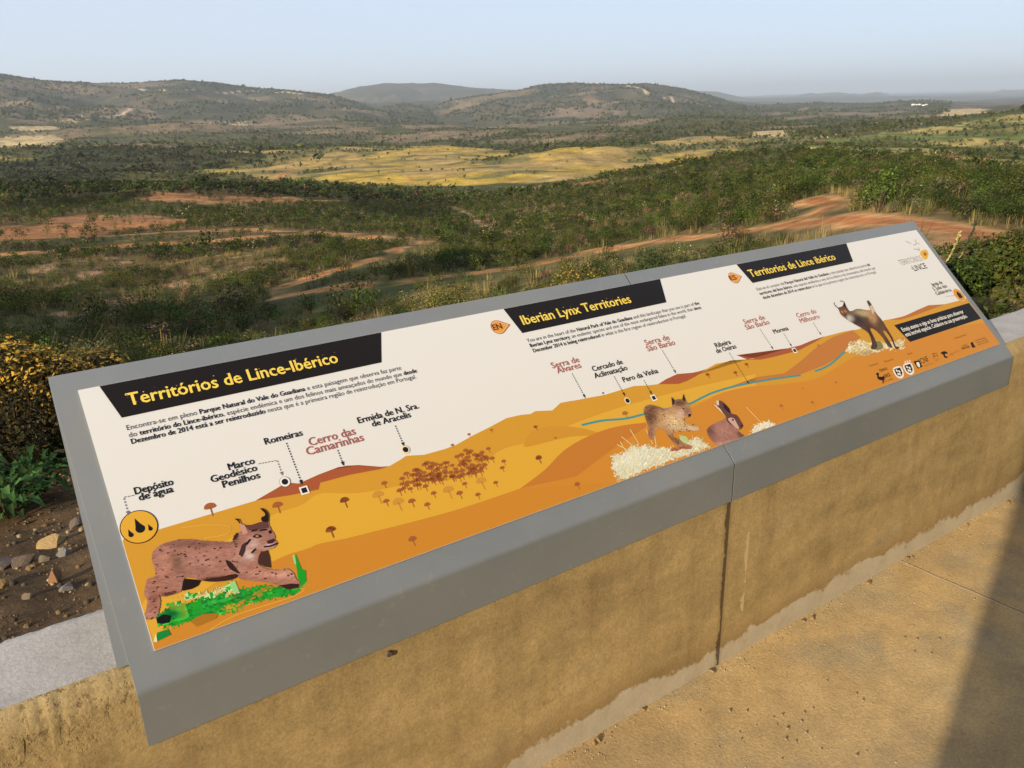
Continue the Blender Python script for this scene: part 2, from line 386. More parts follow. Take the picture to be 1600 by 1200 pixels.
# ------------------------------------------------------------------ terrace floor
FLOOR_Z = 0.0
WALL_Y, WALL_TOP, WALL_BACK = 1.214, EYE-0.845, 1.447
def build_floor():
    bm = bmesh.new(); box_bm(bm, -9, 13, -8, WALL_Y+0.1, -0.25, 0.0)
    me = bm_mesh('terrace_floor', bm)
    m, t, p = new_mat('terrace_concrete')
    tc = node(t, 'ShaderNodeTexCoord'); v = tc.outputs['Object']
    n1 = noise_node(t, 1.1, 6, 0.55, v); n2 = noise_node(t, 9, 10, 0.72, v); n3 = noise_node(t, 120, 8, 0.7, v); n4 = noise_node(t, 2.6, 5, 0.6, v)
    c = ramp(t, n1.outputs[0], [(0.36,(.42,.31,.165)),(0.5,(.54,.39,.19)),(0.64,(.45,.36,.215))]).outputs[0]
    c = mix(t, ramp(t, n4.outputs[0], [(0.52,(0,0,0)),(0.68,(.75,.75,.75))]).outputs[0], c, (.33,.295,.21))
    c = mix(t, 1.0, c, ramp(t, n2.outputs[0], [(0.25,(.72,.72,.72)),(0.75,(1.25,1.22,1.18))]).outputs[0], 'MULTIPLY')
    c = mix(t, 1.0, c, ramp(t, n3.outputs[0], [(0.25,(.70,.70,.70)),(0.75,(1.28,1.26,1.22))]).outputs[0], 'MULTIPLY')
    # saw-cut joint that runs square to the wall's foot, as in the picture
    a, b = on_plane_z(1428,884,0), on_plane_z(1600,958,0)
    d = _unit((b-a)[:2]); nrm = np.array([-d[1], d[0]])
    sep = node(t, 'ShaderNodeSeparateXYZ'); t.links.new(v, sep.inputs[0])
    def lin2(cx, cy, off): 
        q = math_n(t, 'ADD', math_n(t, 'MULTIPLY', sep.outputs[0], float(cx)), math_n(t, 'MULTIPLY', sep.outputs[1], float(cy)))
        return math_n(t, 'SUBTRACT', q, float(off))
    wob = math_n(t, 'MULTIPLY', math_n(t, 'SUBTRACT', n2.outputs[0], 0.5), 0.012)
    dist = math_n(t, 'ABSOLUTE', math_n(t, 'ADD', lin2(nrm[0], nrm[1], nrm@a[:2]), wob))
    groove = math_n(t, 'LESS_THAN', dist, 0.0028)
    lit_lip = math_n(t, 'LESS_THAN', math_n(t, 'ABSOLUTE', math_n(t, 'ADD', lin2(nrm[0], nrm[1], nrm@a[:2]-0.006), wob)), 0.0035)
    c = mix(t, math_n(t, 'MULTIPLY', lit_lip, 0.7), c, (.62,.52,.36)); c = mix(t, math_n(t, 'MULTIPLY', groove, 0.7), c, (.09,.065,.035))  # joint's lit edge painted pale; dark groove takes in its shadow
    t.links.new(c, p.inputs['Base Color']); p.inputs['Roughness'].default_value = 0.85; p.inputs['Specular IOR Level'].default_value = 0.25
    lev = math_n(t, 'GREATER_THAN', lin2(nrm[0], nrm[1], nrm@a[:2]), 0.0)
    h = math_n(t, 'ADD', math_n(t, 'MULTIPLY', n3.outputs[0], 0.5), math_n(t, 'MULTIPLY', n2.outputs[0], 0.7))
    h = math_n(t, 'ADD', h, math_n(t, 'MULTIPLY', groove, -0.8))
    vor = node(t, 'ShaderNodeTexVoronoi'); vor.inputs['Scale'].default_value = 55; t.links.new(v, vor.inputs['Vector'])
    pit = math_n(t, 'LESS_THAN', vor.outputs['Distance'], 0.10)
    h = math_n(t, 'SUBTRACT', h, math_n(t, 'MULTIPLY', pit, 0.25))
    bump(t, p, h, 0.8, 0.006)
    return tag(link('terrace_floor', me, m), kind='structure')
build_floor()

# ------------------------------------------------------------------ low wall
WX0, WX1, SEAM = -5.0, 12.0, 1.5
def build_wall():
    me_name = 'low_wall'
    # subdivided profile so that the broken front arris can be roughened
    prof = [(WALL_Y, -0.05), (WALL_Y, EYE-0.92), (WALL_Y, EYE-0.885), (WALL_Y+0.004, EYE-0.872), (WALL_Y+0.016, EYE-0.858), (WALL_Y+0.028, EYE-0.848), (WALL_Y+0.04, WALL_TOP), (WALL_Y+0.052, WALL_TOP+0.0005), (WALL_Y+0.13, WALL_TOP+0.001), (WALL_BACK-0.02, WALL_TOP+0.0005), (WALL_BACK-0.006, WALL_TOP), (WALL_BACK, WALL_TOP-0.008), (WALL_BACK, -0.4)]
    xs = np.concatenate([[WX0], np.arange(-0.6, 0.4, 0.006), np.arange(0.4, 3.9, 0.05), [WX1]])
    V, rough = [], np.random.default_rng(5)
    for x in xs:
        for i, (y, z) in enumerate(prof):
            k = 0.0
            if 2 <= i <= 6 and x < 0.055: k = 0.0008
            e = rough.normal(0, 1, 2)*k
            bk = (rough.normal(0, 0.0016) if i in (10, 11) else 0)
            V.append((x, y+e[0]+bk, z+e[1]*(0 if i == 6 else 1)))
    n, k = len(xs), len(prof); F = []
    for i in range(n-1):
        for j in range(k-1):
            a = i*k+j; F.append((a, a+k, a+k+1, a+1))
    me = np_mesh(me_name, V, F)
    mi = np.zeros(len(F), np.int32)
    for q in range(len(F)):
        j = q % (k-1); mi[q] = 1 if j >= 6 else 0
    # front render
    m, t, p = new_mat('ochre_render'); tc = node(t, 'ShaderNodeTexCoord'); v = tc.outputs['Object']
    sep = node(t, 'ShaderNodeSeparateXYZ'); t.links.new(v, sep.inputs[0]); X, Z = sep.outputs[0], sep.outputs[2]
    mp = node(t, 'ShaderNodeMapping'); mp.inputs['Scale'].default_value = (0.8,1,2.6); mp.inputs['Rotation'].default_value = (0,math.radians(14),0); t.links.new(v, mp.inputs[0])
    n1 = noise_node(t, 2.4, 6, 0.6, mp.outputs[0]); n2 = noise_node(t, 21, 10, 0.75, v); n3 = noise_node(t, 170, 6, 0.7, v); n5 = noise_node(t, 4.5, 4, 0.6, v)
    c = ramp(t, n1.outputs[0], [(0.33,(.30,.225,.115)),(0.47,(.375,.282,.142)),(0.58,(.42,.312,.158)),(0.7,(.36,.285,.165))]).outputs[0]
    c = mix(t, 1.0, c, ramp(t, n2.outputs[0], [(0.3,(.78,.78,.76)),(0.72,(1.2,1.18,1.14))]).outputs[0], 'MULTIPLY')
    c = mix(t, 1.0, c, ramp(t, n3.outputs[0], [(0.25,(.72,.72,.72)),(0.75,(1.27,1.26,1.22))]).outputs[0], 'MULTIPLY')
    mp2 = node(t, 'ShaderNodeMapping'); mp2.inputs['Scale'].default_value = (7,1,0.5); t.links.new(v, mp2.inputs[0]); n8 = noise_node(t, 1.6, 6, 0.65, mp2.outputs[0])
    c = mix(t, 1.0, c, ramp(t, n8.outputs[0], [(0.34,(.87,.86,.84)),(0.5,(1,1,1)),(0.7,(1.06,1.06,1.06))]).outputs[0], 'MULTIPLY')   # run-off stains
    vo = node(t, 'ShaderNodeTexVoronoi', feature='DISTANCE_TO_EDGE'); vo.inputs['Scale'].default_value = 2.3; t.links.new(mix(t, 0.16, v, n2.outputs['Color']), vo.inputs['Vector'])
    hair = math_n(t, 'MULTIPLY', math_n(t, 'LESS_THAN', vo.outputs['Distance'], 0.0035), math_n(t, 'GREATER_THAN', n5.outputs[0], 0.5))
    c = mix(t, math_n(t, 'MULTIPLY', hair, 0.4), c, (.10,.07,.035))
    # pale lime bloom along the foot, ragged upper edge
    edge = math_n(t, 'ADD', 0.012, math_n(t, 'MULTIPLY', n5.outputs[0], 0.11))
    edge = math_n(t, 'ADD', edge, math_n(t, 'MULTIPLY', math_n(t, 'SUBTRACT', n2.outputs[0], 0.5), 0.10))
    k = math_n(t, 'SUBTRACT', edge, Z);
    mr = node(t, 'ShaderNodeMapRange'); mr.inputs[1].default_value = -0.004; mr.inputs[2].default_value = 0.006; t.links.new(k, mr.inputs[0])
    c = mix(t, math_n(t, 'MULTIPLY', mr.outputs[0], math_n(t, 'ADD', 0.35, math_n(t, 'MULTIPLY', n2.outputs[0], 0.8))), c, mix(t, n2.outputs[0], (.40,.37,.31), (.52,.48,.40)))
    mr2 = node(t, 'ShaderNodeMapRange'); mr2.inputs[1].default_value = -0.07; mr2.inputs[2].default_value = 0.0; t.links.new(k, mr2.inputs[0])
    damp = math_n(t, 'MULTIPLY', math_n(t, 'MULTIPLY', mr2.outputs[0], math_n(t, 'SUBTRACT', 1.0, mr.outputs[0])), 0.5)
    c = mix(t, damp, c, (.20,.125,.055))
    # settlement crack under the joint of the panel and a second scar beside it
    w1 = noise_node(t, 9, 5, 0.7, v); wob = math_n(t, 'MULTIPLY', math_n(t, 'SUBTRACT', w1.outputs[0], 0.5), 0.045)
    dx = math_n(t, 'ABSOLUTE', math_n(t, 'ADD', math_n(t, 'SUBTRACT', X, SEAM-0.003), math_n(t, 'MULTIPLY', wob, 0.55)))
    cr = math_n(t, 'LESS_THAN', dx, math_n(t, 'MULTIPLY', math_n(t, 'SUBTRACT', w1.outputs[0], 0.32), 0.030))
    st = node(t, 'ShaderNodeMapRange'); st.inputs[1].default_value = 0.02; st.inputs[2].default_value = 0.0; t.links.new(dx, st.inputs[0])
    c = mix(t, math_n(t, 'MULTIPLY', st.outputs[0], 0.45), c, (.13,.085,.04))
    c = mix(t, math_n(t, 'MULTIPLY', cr, 0.75), c, (.045,.032,.02))
    dx2 = math_n(t, 'ABSOLUTE', math_n(t, 'ADD', math_n(t, 'SUBTRACT', X, SEAM+0.085), wob))
    s2 = math_n(t, 'LESS_THAN', dx2, math_n(t, 'MULTIPLY', math_n(t, 'SUBTRACT', w1.outputs[0], 0.43), 0.05))
    s2 = math_n(t, 'MULTIPLY', s2, math_n(t, 'MULTIPLY', math_n(t, 'GREATER_THAN', Z, 0.14), math_n(t, 'LESS_THAN', Z, 0.42)))
    c = mix(t, s2, c, (.52,.40,.23))
    t.links.new(c, p.inputs['Base Color']); p.inputs['Roughness'].default_value = 0.9; p.inputs['Specular IOR Level'].default_value = 0.2
    # broken, pitted arris where the render meets the grey top
    ar = node(t, 'ShaderNodeMapRange'); ar.inputs[1].default_value = EYE-0.99; ar.inputs[2].default_value = EYE-0.90; t.links.new(math_n(t, 'ADD', Z, wob), ar.inputs[0])
    n7 = noise_node(t, 55, 5, 0.75, v); pit = ramp(t, n7.outputs[0], [(0.36,(1,1,1)),(0.43,(0,0,0))]).outputs[0]
    arp = math_n(t, 'MULTIPLY', ar.outputs[0], math_n(t, 'LESS_THAN', X, 0.4))
    h0 = math_n(t, 'MULTIPLY', arp, math_n(t, 'SUBTRACT', math_n(t, 'MULTIPLY', n7.outputs[0], 0.8), math_n(t, 'MULTIPLY', pit, 1.2)))
    t.links.new(mix(t, math_n(t, 'MULTIPLY', arp, math_n(t, 'MULTIPLY', pit, 0.6)), c, (.10,.065,.03)), p.inputs['Base Color'])
    h = math_n(t, 'ADD', math_n(t, 'MULTIPLY', n2.outputs[0], 0.35), math_n(t, 'MULTIPLY', n3.outputs[0], 0.22))
    h = math_n(t, 'SUBTRACT', h, math_n(t, 'MULTIPLY', math_n(t, 'ADD', cr, math_n(t, 'MULTIPLY', s2, 0.7)), 0.6))
    bump(t, p, math_n(t, 'ADD', h, h0), 0.5, 0.006)
    me.materials.append(m)
    # grey cap
    m2, t, p = new_mat('grey_concrete'); tc = node(t, 'ShaderNodeTexCoord'); v = tc.outputs['Object']
    n1 = noise_node(t, 9, 6, 0.6, v); n2 = noise_node(t, 160, 4, 0.6, v); n3 = noise_node(t, 35, 4, 0.7, v)
    c = ramp(t, n1.outputs[0], [(0.3,(.32,.305,.29)),(0.7,(.44,.42,.40))]).outputs[0]
    c = mix(t, 1.0, c, ramp(t, n2.outputs[0], [(0.3,(.86,.86,.86)),(0.7,(1.12,1.12,1.12))]).outputs[0], 'MULTIPLY')
    c = mix(t, ramp(t, n3.outputs[0], [(0.62,(0,0,0)),(0.7,(.6,.6,.6))]).outputs[0], c, (.30,.27,.235))
    t.links.new(c, p.inputs['Base Color']); p.inputs['Roughness'].default_value = 0.9
    bump(t, p, math_n(t, 'ADD', n1.outputs[0], n2.outputs[0]), 0.35, 0.003)
    me.materials.append(m2)
    me.polygons.foreach_set('material_index', mi)
    o = link('low_wall', me); tag(o, 'low ochre rendered wall with a grey concrete top carrying the information panel', 'wall')
    # drilled hole with a broken plug under the panel
    c0 = on_plane_y(607, 1021, WALL_Y); bm = bmesh.new()
    bmesh.ops.create_cone(bm, cap_ends=True, segments=14, radius1=0.007, radius2=0.0055, depth=0.006, matrix=Matrix.Translation((c0[0], WALL_Y-0.002, c0[2]))@Matrix.Rotation(math.radians(90),4,'X'))
    mb, tb, pb = new_mat('plug_metal'); pb.inputs['Base Color'].default_value = (.09,.07,.055,1); pb.inputs['Roughness'].default_value = 0.5
    link('wall_plug', bm_mesh('wall_plug', bm), mb, parent=o)
build_wall()

# lookout building right behind the viewer; its corner throws the shadow across the right of the terrace
def build_lookout():
    a = on_plane_z(1455,1200,0)[:2]; d = np.array([math.sin(saz), math.cos(saz)]); e = a-d*4.2
    m, t, p = new_mat('lookout_plaster'); n = noise_node(t, 5, 6, 0.6)
    t.links.new(ramp(t, n.outputs[0], [(0.3,(.13,.10,.07)),(0.7,(.18,.14,.09))]).outputs[0], p.inputs['Base Color']); p.inputs['Roughness'].default_value = 0.9
    m2, t2, p2 = new_mat('dark_glazing'); p2.inputs['Base Color'].default_value = (.02,.025,.03,1); p2.inputs['Roughness'].default_value = 0.15
    m3, t3, p3_ = new_mat('roof_sheet'); p3_.inputs['Base Color'].default_value = (.10,.10,.10,1); p3_.inputs['Roughness'].default_value = 0.6
    o = empty('lookout_building', (e[0]+5, e[1]-3, 0)); tag(o, 'ochre lookout building behind the viewer whose corner shadow crosses the terrace', 'building')
    bm = bmesh.new(); box_bm(bm, e[0], e[0]+11, e[1]-6, e[1], 0.0, 3.3); bmesh.ops.bevel(bm, geom=bm.edges[:], offset=0.012, segments=2, affect='EDGES')
    link('wall', bm_mesh('wall', bm), m, parent=o)
    bm = bmesh.new(); box_bm(bm, e[0]+0.05, e[0]+10.95, e[1]-5.95, e[1]-0.05, 3.302, 3.42); link('roof', bm_mesh('roof', bm), m3, parent=o)
    bm = bmesh.new(); box_bm(bm, e[0]+0.02, e[0]+10.9, e[1]+0.002, 0.15, 3.02, 3.16); link('sky_blocker', bm_mesh('sky_blocker', bm), m3, parent=o)  # unseen slab added to keep sky light off the terrace floor
    for k in range(3):
        x0 = e[0]+1.0+k*3.2; bm = bmesh.new(); box_bm(bm, x0, x0+2.2, e[1]+0.001, e[1]+0.03, 0.9, 2.3); link('window', bm_mesh('window', bm), m2, parent=o)
build_lookout()

# ------------------------------------------------------------------ information panel
TILT = math.radians(44.8)
PN = np.array([0, -math.sin(TILT), math.cos(TILT)]); PV = np.array([0, math.cos(TILT), math.sin(TILT)])
PD = -PN@(on_plane_y(0,0,1)*0+np.array([0, 1.248, EYE-0.838]))
P_BL = np.array([0.133, 1.248, EYE-0.838]); PW, PH = 2.77, 0.5
def pab(px, py):                              # photo point on the print -> position on the sheet
    d = ray(px, py); o = np.array([0,0,EYE]); t = (-PD-PN@o)/(PN@d); q = o+d*t-P_BL
    return np.array([q[0], q@PV])
SHEET = 0.0022                                # sheet thickness above the casing
def p3(a, b, layer): return P_BL+np.array([a,0,0])+PV*b+PN*(SHEET+0.00012*(layer+1))
PANEL = empty('information_panel', (1.51, 1.3, EYE-0.85))
tag(PANEL, 'long sloping grey metal information panel with printed map on the low wall', 'sign')

def build_casing():
    m, t, p = new_mat('grey_coated_metal'); tc = node(t, 'ShaderNodeTexCoord'); v = tc.outputs['Object']
    n = noise_node(t, 3, 5, 0.6, v); n2 = noise_node(t, 45, 5, 0.65, v)
    c = ramp(t, n.outputs[0], [(0.3,(.192,.216,.242)),(0.7,(.230,.252,.272))]).outputs[0]
    c = mix(t, ramp(t, n2.outputs[0], [(0.60,(0,0,0)),(0.75,(.35,.35,.35))]).outputs[0], c, (.36,.345,.30))
    t.links.new(c, p.inputs['Base Color'])
    mps = node(t, 'ShaderNodeMapping'); mps.inputs['Scale'].default_value = (1.2,22,22); mps.inputs['Rotation'].default_value = (0,0,math.radians(9)); t.links.new(v, mps.inputs[0])
    ns = noise_node(t, 5, 4, 0.7, mps.outputs[0]); c = mix(t, ramp(t, ns.outputs[0], [(0.66,(0,0,0)),(0.72,(.30,.30,.30))]).outputs[0], c, (.34,.35,.36))
    nd = noise_node(t, 1.7, 8, 0.75, v); c = mix(t, ramp(t, nd.outputs[0], [(0.48,(0,0,0)),(0.75,(.40,.40,.40))]).outputs[0], c, (.27,.245,.20)); t.links.new(c, p.inputs['Base Color'])
    t.links.new(ramp(t, nd.outputs[0], [(0.35,(.38,.38,.38)),(0.7,(.62,.62,.62))]).outputs[0], p.inputs['Roughness']); p.inputs['Specular IOR Level'].default_value = 0.5; p.inputs['Metallic'].default_value = 0.15
    bump(t, p, n2.outputs[0], 0.04, 0.002)
    T, f = 0.003, EYE
    A, Fd, B = np.array([1.631, f-0.458]), np.array([1.2085, f-0.8775]), np.array([1.2085, f-0.982])
    inn = np.array([math.sin(TILT), -math.cos(TILT)])*T
    # rounded fold between the sloping face and the front flange
    arc = []
    for k in np.linspace(0, 1, 6):
        q = Fd*(1-k)**2*0; a1, a2 = Fd+(A-Fd)/np.linalg.norm(A-Fd)*0.006, Fd+np.array([0,-0.006])
        arc.append((1-k)**2*a1+2*k*(1-k)*Fd+k*k*a2)
    outer = [A]+arc+[B]
    inner = [B+np.array([T,0]), Fd+np.array([T,-0.004]), Fd+np.array([T+0.003,-0.0005]), A+inn, A+np.array([0.004,-0.03]), A+np.array([0.001,-0.03])]
    prof = [tuple(q) for q in outer+inner]
    for x0, x1 in ((0.0925, SEAM-0.0025), (SEAM+0.0015, 2.93)):
        bm = bmesh.new(); extrude_x(bm, prof, x0, x1)
        bmesh.ops.bevel(bm, geom=[e for e in bm.edges if len(e.link_faces) == 2 and e.calc_face_angle() > 1.2], offset=0.0008, segments=1, affect='EDGES')
        link('metal_casing', bm_mesh('metal_casing', bm), m, parent=PANEL)
    bm = bmesh.new()                          # black strip standing in for the dark gap between the two modules
    extrude_x(bm, [(A[0]-0.002,A[1]-0.0035),(Fd[0]+0.0007,Fd[1]-0.0022),(B[0]+0.0007,B[1]+0.001),(B[0]+0.002,B[1]+0.001),(Fd[0]+0.002,Fd[1]-0.004),(A[0]-0.001,A[1]-0.005)], SEAM-0.0024, SEAM+0.0014)
    md, td, pd = new_mat('gap_dark'); pd.inputs['Base Color'].default_value = (.012,.012,.013,1); pd.inputs['Roughness'].default_value = 0.7
    link('joint_strip', bm_mesh('joint_strip', bm), md, parent=PANEL)
    for xs, sg in ((0.0755, 1), (2.945, -1)):  # end cheeks and rear stays under the sloping face
        bm = bmesh.new()
        q = [(0.092 if sg > 0 else 2.9305, 1.6285, f-0.465), (xs, 1.246, WALL_TOP+0.001), (xs+sg*0.034, 1.246, WALL_TOP+0.001), (0.098 if sg > 0 else 2.925, 1.6285, f-0.467), (xs+sg*0.03, 1.43, WALL_TOP+0.001)]
        vs = [bm.verts.new(c) for c in q]
        bm.faces.new((vs[0],vs[1],vs[2],vs[3])); bm.faces.new((vs[3],vs[2],vs[4])); bm.faces.new((vs[0],vs[4],vs[1])); bm.faces.new((vs[1],vs[4],vs[2])); bm.faces.new((vs[0],vs[3],vs[4]))
        link('end_cheek', bm_mesh('end_cheek', bm), m, parent=PANEL)
    bm = bmesh.new()
    extrude_x(bm, [(1.622,f-0.475),(1.38,WALL_TOP+0.001),(1.384,WALL_TOP+0.001),(1.626,f-0.475)], 0.112, 2.91)
    link('back_plate', bm_mesh('back_plate', bm), m, parent=PANEL)
build_casing()

WHITE_L = lin((229,217,201))
def ink(r, g, b): return tuple(np.clip(lin((r,g,b))/WHITE_L*0.68, 0.002, 0.85))
class Art:
    """flat printed artwork: coloured polygons on the sheet"""
    def __init__(s): s.v, s.f, s.c = [], [], []
    def ab(s, pts, col, layer):
        pts = [(min(max(a, 0.0005), PW-0.0005), min(max(b, 0.0005), PH-0.0005)) for a, b in pts]
        q = [pts[0]]
        for p_ in pts[1:]:
            if abs(p_[0]-q[-1][0])+abs(p_[1]-q[-1][1]) > 1e-5: q.append(p_)
        if len(q) < 3: return
        ar = sum(q[i-1][0]*q[i][1]-q[i][0]*q[i-1][1] for i in range(len(q)))
        if ar < 0: q = q[::-1]
        n = len(s.v); s.v += [p3(a, b, layer) for a, b in q]; s.f.append(list(range(n, n+len(q)))); s.c.append(col)
    def px(s, pts, col, layer, smooth=False, org=(0,0), sc=1.0):
        q = np.array([(org[0]+x/sc, org[1]+y/sc) for x, y in pts])
        if smooth: q = catmull(q)
        s.ab([tuple(pab(*p_)) for p_ in q], col, layer)
    def line(s, pts, w, col, layer, px=True, dash=None):
        q = np.array([pab(*p_) for p_ in pts]) if px else np.array(pts)
        if dash:
            L = np.concatenate([[0], np.cumsum(np.linalg.norm(np.diff(q,axis=0),axis=1))]); d, g = dash; t = 0
            while t < L[-1]-d*0.5:
                a = [np.interp(t, L, q[:,i]) for i in (0,1)]; b = [np.interp(min(t+d, L[-1]), L, q[:,i]) for i in (0,1)]
                s.line([a, b], w, col, layer, px=False); t += d+g
            return
        for a, b in zip(q[:-1], q[1:]):
            d = np.asarray(b)-np.asarray(a); l = np.linalg.norm(d)
            if l < 1e-6: continue
            nrm = np.array([-d[1], d[0]])/l*w/2; e = d/l*w*0.0
            s.ab([tuple(a-e+nrm), tuple(a-e-nrm), tuple(b+e-nrm), tuple(b+e+nrm)], col, layer)
    def disc(s, c, r, col, layer, n=28, ry=None):
        ry = ry or r; s.ab([(c[0]+r*math.cos(2*math.pi*i/n), c[1]+ry*math.sin(2*math.pi*i/n)) for i in range(n)], col, layer)
    def strokes(s, poly, n, ln, wd, ang, cols, layer, seed, org=(0,0), sc=1.0, jit=0.5, loose=False):
        P = np.array([pab(org[0]+x/sc, org[1]+y/sc) for x, y in poly]); R_ = np.random.default_rng(seed)
        lo, hi = P.min(0), P.max(0); k = 0; tries = 0
        while k < n and tries < n*60:
            tries += 1; c = lo+R_.random(2)*(hi-lo)
            if not in_poly(np.array([c[0]]), np.array([c[1]]), P)[0]: continue
            a = ang+R_.normal(0, jit); l, w = ln*R_.uniform(.3,.95), wd*R_.uniform(.4,1.0)
            u_, v_ = np.array([math.cos(a), math.sin(a)])*l/2, np.array([-math.sin(a), math.cos(a)])*w/2
            pts = [c-u_-v_*R_.uniform(.5,1), c+u_-v_*R_.uniform(.3,1), c+u_*1.05+v_*R_.uniform(.3,1), c-u_+v_*R_.uniform(.5,1)]
            if not loose and not in_poly(np.array([q[0] for q in pts]), np.array([q[1] for q in pts]), P).all(): continue
            cc = np.array(cols[R_.integers(len(cols))]); cc = cc*0.62+np.mean(cols, axis=0)*0.38
            s.ab([tuple(q) for q in pts], tuple(cc), layer+k*0.004); k += 1
    def paint(s, poly, base, blobs, layer, org=(0,0), sc=1.0, cell=.0019, grain=(30,.18,40,8), fuzz=0, palette=None, seed=0, holes=0.0):
        """soft painted patch: a fine mosaic whose colours blend from a few brushed tints"""
        P = np.array(poly, float); Q = np.array([pab(org[0]+x/sc, org[1]+y/sc) for x, y in P])
        lo, hi = Q.min(0)-.01, Q.max(0)+.01
        A_, B_ = np.meshgrid(np.arange(max(lo[0],.001), min(hi[0],PW-.001), cell), np.arange(max(lo[1],.001), min(hi[1],PH-.001), cell), indexing='ij'); A_, B_ = A_.ravel(), B_.ravel()
        W_ = P_BL[None]+np.outer(A_+cell/2, [1,0,0])+np.outer(B_+cell/2, PV)-np.array([0,0,EYE]); c_ = W_@RC
        X, Y = ((c_[:,0]/c_[:,2]*F_PX+CX)-org[0])*sc, ((c_[:,1]/c_[:,2]*F_PX+CY)-org[1])*sc
        th = math.radians(grain[0]); gx, gy = X*math.cos(th)+Y*math.sin(th), -X*math.sin(th)+Y*math.cos(th)
        jx, jy = (fbm(X/14, Y/14, 3, seed+5)-.5)*2*fuzz, (fbm(X/14, Y/14, 3, seed+9)-.5)*2*fuzz
        k = in_poly(X+jx, Y+jy, P)
        if holes: k &= fbm(gx/grain[2], gy/grain[3], 3, seed+21) > holes
        if palette is not None:
            pal = np.array(palette); v = vnoise(np.floor(gx/grain[2]*2)*.5+seed, np.floor(gy/grain[3]*2)*.5, seed)*.75+.25*fbm(gx/grain[2]*2, gy/grain[3]*2, 2, seed+3)
            C = pal[np.clip((v*len(pal)*1.15-.1).astype(int), 0, len(pal)-1)]
        else: C = np.tile(np.array(base), (len(X),1))
        for x, y, rx, ry, rot, col, st in blobs:
            r_ = math.radians(rot); dx, dy = X-x, Y-y; ux, uy = (dx*math.cos(r_)+dy*math.sin(r_))/rx, (-dx*math.sin(r_)+dy*math.cos(r_))/ry
            g = np.exp(-((ux*ux+uy*uy)**1.3))*st*(.75+.5*fbm(gx/grain[2], gy/grain[3], 2, seed+31)); C = C*(1-g[:,None])+np.array(col)*g[:,None]
        C = np.clip(C*(1+grain[1]*2*(fbm(gx/grain[2], gy/grain[3], 3, seed+1)-.5))[:,None], .002, .85)
        for a, b, c in zip(A_[k], B_[k], C[k]):
            n = len(s.v); s.v += [p3(a,b,layer), p3(a+cell,b,layer), p3(a+cell,b+cell,layer), p3(a,b+cell,layer)]; s.f.append([n,n+1,n+2,n+3]); s.c.append(tuple(c))
    def add_mesh(s, me, fn, col):
        n = len(s.v); s.v += [fn(v.co) for v in me.vertices]
        for p_ in me.polygons: s.f.append([n+i for i in p_.vertices]); s.c.append(col)
    def build(s, name, parent):
        me = bpy.data.meshes.new(name); me.from_pydata([tuple(v) for v in s.v], [], s.f)
        a = me.color_attributes.new('Col', 'FLOAT_COLOR', 'CORNER'); k = 0
        arr = np.ones((len(me.loops),4), np.float32)
        for f_, c in zip(s.f, s.c): arr[k:k+len(f_),:3] = c; k += len(f_)
        a.data.foreach_set('color', arr.ravel()); me.update()
        o = bpy.data.objects.new(name, me); COL.objects.link(o); me.materials.append(M_ART)
        o.parent = parent; o.location = [0,0,0] if parent is not PANEL else [-c for c in PANEL.location]
        return o
def catmull(P, k=5, closed=True):
    P = np.asarray(P, float); n = len(P); out = []
    for i in range(n if closed else n-1):
        g = lambda j: P[j % n] if closed else P[min(max(j,0), n-1)]
        p0, p1, p2, p3_ = g(i-1), g(i), g(i+1), g(i+2)
        for t in np.arange(k)/k:
            out.append(0.5*((2*p1)+(-p0+p2)*t+(2*p0-5*p1+4*p2-p3_)*t*t+(-p0+3*p1-3*p2+p3_)*t**3))
    if not closed: out.append(P[-1])
    return np.array(out)
def catpath(P, k=6): return catmull(P, k, closed=False)

# the sheet itself
def build_sheet():
    bm = bmesh.new(); vs = []
    for h in (0.0003, SHEET):
        for a, b in ((0,0),(PW,0),(PW,PH),(0,PH)): vs.append(bm.verts.new(P_BL+np.array([a,0,0])+PV*b+PN*h))
    for f_ in ((0,3,2,1),(4,5,6,7),(0,1,5,4),(1,2,6,5),(2,3,7,6),(3,0,4,7)): bm.faces.new([vs[i] for i in f_])
    m, t, p = new_mat('white_print'); p.inputs['Base Color'].default_value = (.675,.68,.685,1)
    p.inputs['Roughness'].default_value = 0.42; p.inputs['Specular IOR Level'].default_value = 0.35
    return link('printed_sheet', bm_mesh('printed_sheet', bm), m, parent=PANEL)
SHEET_O = build_sheet()

